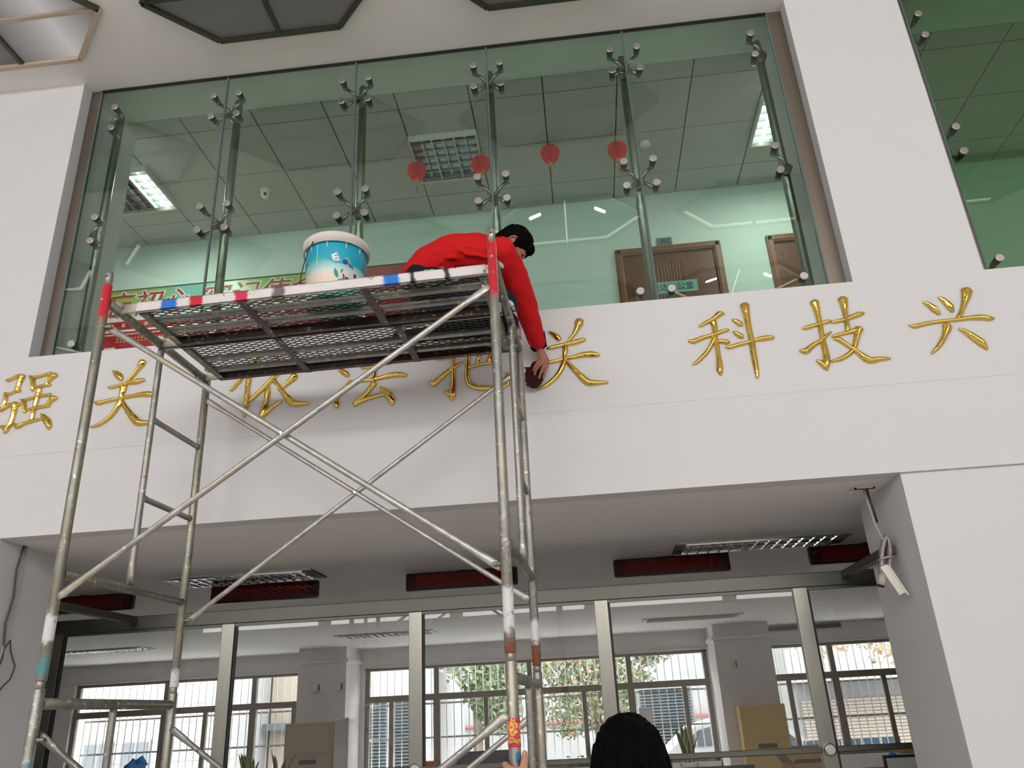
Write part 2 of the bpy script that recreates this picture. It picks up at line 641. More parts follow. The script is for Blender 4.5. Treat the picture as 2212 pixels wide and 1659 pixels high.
def link(name, me, parent=None, loc=None):
    o = bpy.data.objects.new(name, me)
    COL.objects.link(o)
    if parent is not None:
        o.parent = parent
    if loc is not None:
        o.location = loc
    return o


def tag(o, label=None, cat=None, group=None, kind=None):
    if label:
        o['label'] = label
    if cat:
        o['category'] = cat
    if group:
        o['group'] = group
    if kind:
        o['kind'] = kind
    return o


def thing(name, loc, label, cat, group=None, rz=0.0, kind=None):
    o = bpy.data.objects.new(name, None)
    o.empty_display_size = 0.1
    COL.objects.link(o)
    o.location = loc
    o.rotation_euler = (0, 0, rz)
    return tag(o, label, cat, group, kind)


def copy_tree(o, parent=None):
    """a copy of a thing with copies of its parts and sub-parts (mesh data shared)"""
    c = o.copy()
    COL.objects.link(c)
    if parent is not None:
        c.parent = parent
    for ch in list(o.children):
        copy_tree(ch, c)
    return c


def struct(name, mb, mat, label, parent=None):
    o = mb.build(name, mat, parent)
    o['kind'] = 'structure'
    if label:
        o['label'] = label
        o['category'] = name.split('_')[0]
    return o


def remeshed(mb, name, mat, voxel, smooth=4, parent=None):
    """fuse overlapping solids into one continuous surface"""
    me = mb.mesh(name + '_raw', mat)
    o = bpy.data.objects.new(name, me)
    COL.objects.link(o)
    r = o.modifiers.new('fuse', 'REMESH')
    r.mode = 'VOXEL'
    r.voxel_size = voxel
    r.use_smooth_shade = True
    s = o.modifiers.new('relax', 'SMOOTH')
    s.factor = 0.5
    s.iterations = smooth
    dg = bpy.context.evaluated_depsgraph_get()
    ev = o.evaluated_get(dg)
    m2 = bpy.data.meshes.new_from_object(ev)
    m2.name = name
    o.modifiers.clear()
    o.data = m2
    bpy.data.meshes.remove(me)
    if not m2.materials:
        m2.materials.append(mat)
    for p in m2.polygons:
        p.use_smooth = True
        p.material_index = 0
    if parent is not None:
        o.parent = parent
    return o


def text_mesh(name, body, size, mat, matrix, parent=None, depth=0.001, align='CENTER', shear=0.0, offset=0.0):
    cu = bpy.data.curves.new(name, 'FONT')
    cu.body = body
    cu.size = size
    cu.extrude = depth
    cu.align_x = align
    cu.align_y = 'CENTER'
    cu.shear = shear
    cu.offset = offset
    tmp = bpy.data.objects.new(name, cu)
    COL.objects.link(tmp)
    dg = bpy.context.evaluated_depsgraph_get()
    me = bpy.data.meshes.new_from_object(tmp.evaluated_get(dg))
    bpy.data.objects.remove(tmp)
    me.name = name
    me.materials.clear()
    me.materials.append(mat)
    for p in me.polygons:
        p.material_index = 0
    o = bpy.data.objects.new(name, me)
    COL.objects.link(o)
    if parent is not None:
        o.parent = parent
    o.matrix_local = matrix
    return o


FRONT = Matrix.Rotation(PI / 2, 4, 'X')      # text lying in xy turned to face -y

# ------------------------------------------------------------------ the hall: shell
Z_HALL, Z_SILL, Z_SOFFIT, Z_UP = 6.21, 3.93, 2.755, 6.31
Y_W = 4.30
XL, XR, XC, XE = -3.47, 1.712, 2.462, 8.5

struct('floor', MB().box((-14.1, -7.2, -0.1), (9.1, 14.2, 0)), M['floor'], 'beige stone floor of the hall')
struct('ceiling', MB().box((-9, -7.2, Z_HALL), (9, 4.395, Z_HALL + 0.12)), M['ceiling'], 'off white painted hall ceiling above the glass wall')
struct('wall_left', MB().box((-9.1, -7.2, 0), (-9, 4.4, Z_HALL)), M['wall'], 'white side wall of the hall, out of frame at left')
struct('wall_right', MB().box((9, -7.2, 0), (9.1, 4.4, Z_HALL)), M['wall'], 'white side wall of the hall, out of frame at right')
bk = MB().box((-9, -7.2, 0), (9, -7.0, 5.7)).box((-9, -7.2, 0), (9, -6.95, 3.68)).box((-9, -7.2, 6.02), (9, -6.95, Z_HALL))
for i in range(7):
    bk.box((-9.15 + 3.0 * i, -7.2, 3.68), (-8.85 + 3.0 * i, -6.9, 6.02))
struct('wall_rear', bk, M['wall'], 'hall rear wall with six bays for stand-in daylight lights, behind the camera')
fa = MB().box((-9, Y_W, 3.262), (9, 4.42, Z_SILL)).box((-9, Y_W + 0.0022, Z_SOFFIT), (9, 4.42, 3.262))
struct('wall_front', fa, M['wall'], 'white fascia band carrying the gold characters')
struct('wall_front_left', MB().box((-9, Y_W, Z_SILL), (XL, 5.0, Z_UP + 0.2)), M['wall'], 'white wall left of the upper glass wall')
struct('wall_front_column', MB().box((XR, Y_W, Z_SILL), (XC, 5.0, Z_UP + 0.2)), M['wall'], 'white column between the two upper glass walls')
struct('wall_lower_right', MB().box((1.722, 4.325, 0), (9, 5.055, Z_SOFFIT)), M['wall'], 'white wall pier right of the office opening')
struct('wall_lower_left', MB().box((-9, 4.325, 0), (-3.43, 4.93, Z_SOFFIT)), M['wall'], 'white wall pier left of the office opening')

# ------------------------------------------------------------------ upper corridor
struct('floor_corridor', MB().box((-9, 4.42, 3.4), (9, 6.7, 3.6)), M['floor'], 'corridor floor slab hidden behind the fascia')
struct('wall_corridor', MB().box((-9, 6.6, 3.6), (9, 6.75, Z_UP + 0.2)), M['corridor_wall'], 'pale green rear wall of the upper corridor')
struct('wall_corridor_left', MB().box((-9.1, 4.42, 3.6), (-9, 6.6, Z_UP + 0.2)), M['corridor_wall'], 'corridor end wall, out of sight at left')
struct('wall_corridor_right', MB().box((9, 4.42, 3.6), (9.1, 6.6, Z_UP + 0.2)), M['corridor_wall'], 'corridor end wall, out of sight at right')
cc = struct('ceiling_corridor', MB().box((-9, 4.86, Z_UP + 0.018), (9, 6.6, Z_UP + 0.12)), M['dark_gap'], 'grid ceiling of square tiles in the upper corridor')
struct('trim_1', MB().box((-9, 4.395, Z_UP - 0.002), (9, 4.862, Z_UP + 0.12)), M['corridor_wall'], 'plain plaster margin between the glass and the tile grid')
tile_cache = {}
xs = [-0.035 + 0.6 * k for k in range(-9, 9)]
for x in xs:
    for y0, y1 in ((4.868, 5.05), (5.058, 5.652), (5.660, 6.254), (6.262, 6.598)):
        key = round(y1 - y0, 3)
        if key not in tile_cache:
            tile_cache[key] = MB().bevel_box((0, 0, 0), (0.591, y1 - y0, 0.016), 0.003).mesh('ceiling_tile', M['tile'])
        link('ceiling_tile', tile_cache[key], cc, (x + 0.0045, y0, Z_UP + random.uniform(-0.0008, 0.0008)))


def glass_wall(n, edges, glass, z0, z1, strip_l, strip_r, label):
    """edges = x of the glass joints; panes are separate children"""
    w = tag(thing('window_%d' % n, (0, 0, 0), label, 'window'), kind='structure')
    for a, b in zip(edges[:-1], edges[1:]):
        MB().box((a + 0.006, 4.394, z0), (b - 0.006, 4.406, z1)).build('pane', glass, w)
    for e in edges[1:-1]:
        MB().box((e - 0.0065, 4.3925, z0), (e + 0.0065, 4.4075, z1)).build('joint', M['silicone'], w)
    for e in (edges[0], edges[-1]):
        MB().box((e - 0.004, 4.393, z0), (e + 0.006, 4.407, z1)).build('glass_edge', M['glass_edge'], w)
    MB().box((edges[0], 4.388, z1 - 0.012), (edges[-1], 4.412, z1)).build('head_joint', M['black'], w)
    for a, b in (strip_l, strip_r):
        if b > a:
            MB().box((a, 4.398, z0), (b, 4.43, z1)).build('steel_trim', M['steel_warm'], w)
    return w


E1 = [-3.386, -2.388, -1.400, -0.424, 0.572, 1.604]
glass_wall(1, E1, M['green_glass'], Z_SILL - 0.04, Z_HALL - 0.002, (XL, -3.390), (1.610, XR), 'green tinted frameless glass wall of five tall panes above the fascia')
E2 = [2.535, 3.53, 4.52, 5.51]
glass_wall(2, E2, M['dark_green_glass'], Z_SILL - 0.04, Z_HALL - 0.002, (XC, 2.531), (5.515, 5.6), 'darker green glass wall right of the white column')


# ------------------------------------------------------------------ glass support posts with spider brackets
SP_Z = (5.937, 4.945, 3.95)


def spider(parent, arms):
    """four (or two) arms from a hub to flat round caps on the glass front"""
    s = MB()
    s.tube((0, 4.60, 0), (0, 4.505, 0), 0.027, 16)
    for ax, az in arms:
        e = Vector((ax, 4.475, az))
        mid = Vector((ax * 0.45, 4.478, az * 0.45 + 0.006))
        s.path([(0, 4.515, 0), mid, e], [0.020, 0.014, 0.012], 10)
        s.ball(e, 0.021, None, 12, 8)
    o = s.build('spider_bracket', M['steel_post'], parent)
    for ax, az in arms:
        b = MB()
        b.tube((ax, 4.475, az), (ax, 4.407, az), 0.0115, 10, mi=1)
        b.path([(ax, 4.455, az), (ax, 4.407, az)], [0.020, 0.024], 14, 1)
        b.path([(ax, 4.3935, az), (ax, 4.388, az), (ax, 4.384, az)], [0.0265, 0.0265, 0.0235], 20, 0)
        b.build('bolt_cap', [M['bolt'], M['rubber']], o)
    return o


FULL = [(-0.097, 0.0975), (0.097, 0.0975), (-0.097, -0.0975), (0.097, -0.0975)]


def support_post(x, arms, px, label, glassy):
    t = thing('glass_support_post', (x, 0, 0), label, 'post', 'steel posts behind the glass')
    p = MB().path([(px, 4.60, 3.60), (px, 4.60, 6.13), (px, 4.60, 6.15), (px, 4.60, 6.158)], [0.030, 0.030, 0.022, 0.006], 18)
    p.build('post_tube', M['steel_post'], t)
    for z in SP_Z:
        a = arms if z > 4 else [q for q in arms if q[1] > 0]
        sp = spider(t, a)
        sp.location = (0, 0, z)
    return t


support_post(-3.345, [(0.085, 0.0975), (0.085, -0.0975)], 0.0, 'steel post with two-armed brackets at the glass wall edge beside the left wall', 0)
support_post(-2.388, FULL, 0.0, 'steel post with four-armed brackets behind the first glass joint, left of the bucket', 0)
support_post(-1.402, FULL, 0.0, 'steel post with four-armed brackets rising behind the paint bucket', 0)
support_post(-0.426, FULL, 0.0, 'steel post with four-armed brackets rising behind the stooping worker', 0)
support_post(0.569, FULL, 0.0, 'steel post with four-armed brackets in front of the wooden door marked 202', 0)
support_post(1.565, [(-0.094, 0.0975), (-0.094, -0.0975)], 0.0, 'steel post with two-armed brackets at the glass wall edge beside the white column', 0)
support_post(2.545, [(0.080, 0.0975), (0.080, -0.0975)], -0.03, 'steel post with two-armed brackets right of the white column', 0)


# ------------------------------------------------------------------ hexagonal ceiling lights of the hall
def hex_light(cx, cyy, state, label):
    t = thing('hexagonal_ceiling_light', (cx, cyy, Z_HALL), label, 'ceiling light', 'hexagonal lights in the hall ceiling')
    P = [(0.437, 0.385), (0.812, 0.0), (0.437, -0.385), (-0.437, -0.385), (-0.812, 0.0), (-0.437, 0.385)]
    fr = MB()
    for i in range(6):
        a, b = P[i], P[(i + 1) % 6]
        fr.bar((a[0], a[1], -0.016), (b[0], b[1], -0.016), 0.032, 0.032, (0, 0, 1), 1 if state == 'beige' and i in (0, 5, 4) else 0)
    fr.build('frame', [M['bronze'], M['beige_trim']], t)
    cr = MB()
    cr.bar((-0.40 if state == 'beige' else -0.80, 0, -0.013), (0.80, 0, -0.013), 0.030, 0.02, (0, 0, 1), 1 if state == 'beige' else 0)
    cr.bar((0, -0.385, -0.0125), (0, 0.385, -0.0125), 0.030, 0.02, (0, 0, 1), 0)
    cr.build('glazing_bar', [M['bronze'], M['beige_trim']], t)
    if state == 'lit':                                # glowing strips added as light leaking round the diffuser, for mirrored lines
        for i in range(6):
            a, b = P[i], P[(i + 1) % 6]
            MB().bar((a[0] * 0.95, a[1] * 0.94, -0.006), (b[0] * 0.95, b[1] * 0.94, -0.006), 0.022, 0.006).build('glow_strip', M['glow_strip'], t)
        MB().bar((0, -0.36, -0.0262), (0, 0.36, -0.0262), 0.016, 0.004).build('glow_strip', M['glow_strip'], t)
    elif cyy < 3.0:  # random glow strips added to unlit lights for more lines mirrored in the glass
        for i in random.sample(range(6), 2):
            a, b = P[i], P[(i + 1) % 6]
            MB().bar((a[0] * 0.95, a[1] * 0.94, -0.006), (b[0] * 0.95, b[1] * 0.94, -0.006), 0.022, 0.006).build('glow_strip', M['glow_strip'], t)
    for k, (sx, sy) in enumerate(((1, 1), (-1, 1), (-1, -1), (1, -1))):
        q = [(0.0, 0.0, -0.004), (0.80 * sx, 0.0, -0.004), (0.43 * sx, 0.38 * sy, -0.004), (0.0, 0.38 * sy, -0.004)]
        if sx * sy < 0:
            q.reverse()
        MB().prism(q, (0, 0, 0.003)).build('diffuser', M['lit_panel'] if (state == 'beige' and k in (0, 3)) or (state == 'lit' and k in (0, 1)) else M['frosted'], t)
    return t


hex_light(-3.785, 3.672, 'beige', 'hexagonal ceiling light with glowing panel and peeled beige trim at far left')
hex_light(-1.855, 3.665, 'dark', 'hexagonal ceiling light with dark grey panels and bronze trim, over the scaffold')
hex_light(0.075, 3.660, 'dark', 'hexagonal ceiling light of which only one corner shows, right of the dark one')
for yy in (2.05, 0.43, -1.20, -2.8):
    for cx in (-5.7, -3.785, -1.855, 0.075, 2.0, 3.93):
        lit = (cx, yy) in LIT_HEX
        hex_light(cx, yy, 'lit' if lit else 'dark', 'lit hexagonal hall ceiling light, seen only mirrored in the glass' if lit else 'unlit hexagonal hall ceiling light with added glow strips, seen only mirrored in the glass')


# ------------------------------------------------------------------ corridor fittings
def grid_lamp(cx, cyy, lit, label):
    t = thing('grid_ceiling_lamp', (cx, cyy, Z_UP - 0.001), label, 'ceiling lamp', 'square louvre lamps in the corridor ceiling')
    h = 0.293
    f = MB()
    for a, b in (((-h, -h), (h, -h)), ((h, -h), (h, h)), ((h, h), (-h, h)), ((-h, h), (-h, -h))):
        f.bar((a[0], a[1], -0.030), (b[0], b[1], -0.030), 0.014, 0.06)
    f.build('lamp_frame', M['lamp_trim'], t)
    MB().box((-h, -h, -0.006), (h, h, -0.001)).build('reflector', M['reflector'], t)
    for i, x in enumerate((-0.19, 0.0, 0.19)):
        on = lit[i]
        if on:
            MB().box((x - 0.072, -h + 0.015, -0.009), (x + 0.072, h - 0.015, -0.006)).build('trough_glow', M['trough_glow'], t)  # tube light on the reflector, put in as an emissive sheet
        MB().tube((x, -h + 0.03, -0.022), (x, h - 0.03, -0.022), 0.015, 10).build('lamp_tube', M['lit_tube'] if on else M['unlit_tube'], t)
    for x in (-0.097, 0.097):
        MB().prism([(x - 0.020, -h, -0.010), (x + 0.020, -h, -0.010), (x + 0.006, -h, -0.058), (x - 0.006, -h, -0.058)], (0, 2 * h, 0)).build('long_louvre', M['louver'], t)
    for i in range(6):
        y = -h + 2 * h * (i + 0.5) / 6
        MB().box((-h, y - 0.003, -0.056), (h, y + 0.003, -0.026)).build('cross_louvre', M['louver'], t)
    return t


grid_lamp(-0.935, 5.68, (0, 0, 0), 'unlit square louvre lamp in the corridor ceiling, behind the lanterns')
grid_lamp(-3.895, 5.68, (0, 0, 1), 'half-lit square louvre lamp near the left end of the glass wall')
grid_lamp(2.065, 5.66, (1, 1, 0), 'lit square louvre lamp behind the post next to the white column')


def lantern(x, y, z, label):
    t = thing('paper_lantern', (x, y, z), label, 'lantern', 'red paper lanterns hanging in the corridor')
    n, m = 48, 14
    q, fs = [], []
    for i in range(m + 1):
        th = PI * i / m
        for j in range(n):
            ph = 2 * PI * j / n
            u_ = i / m
            rr = 0.080 * (math.sin(PI * u_ ** 0.80) ** 0.8) * (1.0 - 0.28 * u_) * (1.0 + (0.20 if j % 2 else -0.24) * math.sin(th))
            q.append((rr * math.cos(ph), rr * math.sin(ph), 0.082 * math.cos(th) * (1.0 if th < PI / 2 else 1.12)))
    for i in range(m):
        for j in range(n):
            fs.append((i * n + j, (i + 1) * n + j, (i + 1) * n + (j + 1) % n, i * n + (j + 1) % n))
    MB().add(q, fs).build('lantern_body', M['lantern'], t)
    MB().lathe([(0.006, -0.112), (0.022, -0.104), (0.022, -0.086), (0.012, -0.08)], 14).build('bottom_cap', M['lantern_trim'], t)
    MB().tube((0, 0, 0.08), (0, 0, Z_UP - z + 0.005), 0.0018, 6).build('hanging_string', M['lantern'], t)
    MB().path([(0, 0, -0.11), (0, 0, -0.16), (0, 0, -0.165), (0, 0, -0.225)], [0.0015, 0.0015, 0.006, 0.004], 8).build('tassel', M['lantern'], t)
    return t


lantern(-1.205, 5.62, 6.105, 'red paper lantern nearest the bucket, below left corner of the unlit lamp')
lantern(-0.635, 5.62, 6.105, 'red paper lantern beside the post behind the worker, below the unlit lamp')
lantern(-0.022, 5.62, 6.140, 'red paper lantern hanging alone in the middle of a glass pane')
lantern(0.560, 5.62, 6.100, 'red paper lantern partly hidden by the post in front of door 202')

t = thing('dome_camera', (-2.71, 5.90, Z_UP), 'white dome security camera under the corridor ceiling', 'camera')
MB().lathe([(0.045, -0.03), (0.05, -0.02), (0.05, 0.0)], 20).build('mount', M['white_plastic'], t)
MB().ball((0, 0, -0.055), 0.042, None, 20, 12).build('camera_ball', M['white_plastic'], t)
MB().ball((0.012, -0.030, -0.068), 0.016, None, 12, 8).build('lens', M['black'], t)
t = thing('smoke_detector', (0.83, 5.80, Z_UP), 'round white smoke detector beside the lantern at door 202', 'detector')
MB().lathe([(0.030, -0.040), (0.045, -0.030), (0.048, -0.006), (0.040, 0.0)], 22).build('detector_body', M['white_plastic'], t)
MB().lathe([(0.012, -0.046), (0.016, -0.038)], 14).build('sensor_cap', M['lamp_trim'], t)


def door(n, x0, x1, ztop, label, plate):
    d = tag(thing('door_%d' % n, (0, 6.6, 0), label, 'door'), kind='structure')
    for a, b in (((x0, -0.035, 3.6), (x0 + 0.07, 0.0, ztop)), ((x1 - 0.07, -0.035, 3.6), (x1, 0.0, ztop)), ((x0, -0.0352, ztop - 0.075), (x1, 0.0, ztop))):
        MB().bevel_box(a, b, 0.008).build('door_frame', M['wood_frame'], d)
        c = MB().bevel_box((a[0] + 0.016, -0.044, a[2] + (0.016 if a[2] > 4 else 0)), (b[0] - 0.016, -0.036, b[2] - 0.016), 0.003)
        c.build('frame_moulding', M['wood_frame'], d)
    MB().box((x0 + 0.07, -0.008, 3.6), (x1 - 0.07, 0.0, ztop - 0.075)).build('door_leaf', M['wood'], d)
    xm = (x0 + x1) / 2
    for a, b in ((x0 + 0.13, xm - 0.11), (xm + 0.11, x1 - 0.13)):
        MB().bevel_box((a, -0.014, ztop - 0.72), (b, -0.006, ztop - 0.17), 0.006).build('door_panel', M['wood'], d)
    for i in range(7):
        xx = xm - 0.085 + i * 0.028
        MB().bevel_box((xx - 0.009, -0.014, ztop - 0.72), (xx + 0.009, -0.006, ztop - 0.17), 0.004).build('door_slat', M['wood'], d)
    return d


door(1, 0.510, 1.506, 5.702, 'brown wooden door marked 202 in the upper corridor', True)
door(2, 1.930, 2.930, 5.702, 'brown wooden door half hidden by the edge of the upper glass wall', True)
M['plate_teal'] = plain('teal_sign_plate', (0.20, 0.38, 0.34, 1), 0.4)
M['plate_grey'] = plain('grey_number_plate', (0.15, 0.19, 0.19, 1), 0.4)
M['ink'] = plain('dark_ink', (0.01, 0.02, 0.03, 1), 0.6)
t = thing('number_plate', (0.992, 6.597, 5.755), 'small grey plate reading 202 above the wooden door', 'sign')
MB().bevel_box((-0.073, -0.010, -0.050), (0.073, 0.0, 0.045), 0.003).build('plate', M['plate_grey'], t)
text_mesh('lettering', '202', 0.062, M['ink'], Matrix.Translation((0.005, -0.0112, 0.0)) @ FRONT, t)
t = thing('office_sign', (1.005, 6.592, 5.252), 'teal office name plate with black characters on door 202', 'sign')
MB().bevel_box((-0.235, -0.012, -0.062), (0.235, 0.0, 0.062), 0.003).build('plate', M['plate_teal'], t)
text_mesh('lettering', '思达办公室', 0.080, M['ink'], Matrix.Translation((0.0, -0.0132, -0.004)) @ FRONT, t)
t = thing('name_plate', (2.36, 6.592, 5.30), 'pale blank plate on the half hidden wooden door', 'sign')
MB().bevel_box((-0.14, -0.012, -0.07), (0.14, 0.0, 0.07), 0.003).build('plate', M['plate_teal'], t)


# ------------------------------------------------------------------ slogan banner on the corridor wall
def banner_print():
    t = NT('green_yellow_banner_print')
    sx = t.n('ShaderNodeSeparateXYZ')
    t.l(t.coords('Object'), sx.inputs[0])
    f = t.math('DIVIDE', t.math('ADD', sx.outputs[0], 4.56), 3.1)
    wob = t.math('MULTIPLY', t.math('SUBTRACT', t.noise(t.coords('Object'), 2.5, 3), 0.5), 0.25)
    r = t.n('ShaderNodeValToRGB')
    t.l(t.math('ADD', f, wob), r.inputs[0])
    el = r.color_ramp.elements
    el[0].position, el[0].color = 0.0, (0.36, 0.42, 0.03, 1)
    el[1].position, el[1].color = 1.0, (0.42, 0.05, 0.05, 1)
    for p, c in ((0.20, (0.24, 0.42, 0.16, 1)), (0.27, (0.18, 0.46, 0.50, 1)), (0.40, (0.20, 0.45, 0.12, 1)), (0.60, (0.22, 0.45, 0.07, 1)), (0.70, (0.46, 0.45, 0.06, 1)), (0.78, (0.44, 0.13, 0.08, 1))):
        e = el.new(p)
        e.color = c
    t.bsdf(r.outputs[0], 0.3)
    return t.m


M['banner'] = banner_print()
M['banner_red'] = plain('red_banner_print', (0.50, 0.015, 0.02, 1), 0.35, var=0.05)
M['letter_red'] = plain('dark_red_print', (0.42, 0.01, 0.02, 1), 0.5)
M['letter_white'] = plain('white_print', (0.80, 0.79, 0.74, 1), 0.5)
M['letter_yellow'] = plain('yellow_print', (0.75, 0.55, 0.10, 1), 0.5)
t = thing('slogan_banner', (0, 6.598, 0), 'wide green and red slogan banner on the corridor wall behind the platform', 'banner')
MB().box((-4.56, -0.012, 4.75), (-1.35, -0.006, 5.79)).build('white_ground', M['letter_white'], t)
MB().box((-4.56, -0.016, 5.50), (-1.35, -0.012, 5.785)).build('upper_band', M['banner'], t)
MB().box((-4.56, -0.018, 5.782), (-1.35, -0.006, 5.797)).build('top_edge', M['dark_gap'], t)
for txt, cx in (('忘初心', -4.17), ('牢记使命', -3.02)):
    text_mesh('slogan_outline', txt, 0.30, M['letter_white'], Matrix.Translation((cx, -0.0170, 5.60)) @ FRONT, t, 0.0005, shear=0.25, offset=0.012)
    text_mesh('slogan', txt, 0.30, M['letter_red'], Matrix.Translation((cx, -0.0185, 5.60)) @ FRONT, t, 0.0005, shear=0.25, offset=0.002)
MB().box((-4.56, -0.016, 5.345), (-1.35, -0.012, 5.435)).build('middle_band', M['banner_red'], t)
marks = MB()
for i in range(24):                              # print too small to read in the photograph
    x = -4.50 + 0.116 * i
    marks.box((x, -0.0172, 5.375), (x + 0.034, -0.0160, 5.388)).box((x, -0.0172, 5.393), (x + 0.034, -0.0160, 5.405)).box((x + 0.012, -0.0172, 5.370), (x + 0.020, -0.0160, 5.410))
marks.build('band_print', M['letter_white'], t)['kind'] = 'stuff'
MB().box((-4.56, -0.0165, 5.300), (-4.0, -0.012, 5.318)).build('thin_stripe', M['banner_red'], t)
MB().box((-4.56, -0.016, 4.75), (-1.35, -0.012, 5.285)).build('lower_panel', M['banner_red'], t)
MB().box((-4.53, -0.0175, 5.125), (-4.42, -0.016, 5.155)).build('heading_tab', M['letter_white'], t)
for zz, col, n in ((5.235, 'letter_yellow', 15), (5.205, 'letter_yellow', 11), (5.120, 'letter_white', 12), (5.085, 'letter_yellow', 16), (5.050, 'letter_white', 13), (5.015, 'letter_yellow', 6)):
    marks = MB()
    for i in range(n):
        x = -4.42 + 0.036 * i
        marks.box((x, -0.0170, zz), (x + 0.024, -0.0160, zz + 0.006)).box((x + 0.004, -0.0170, zz + 0.010), (x + 0.022, -0.0160, zz + 0.015))
    marks.build('small_print', M[col], t)['kind'] = 'stuff'

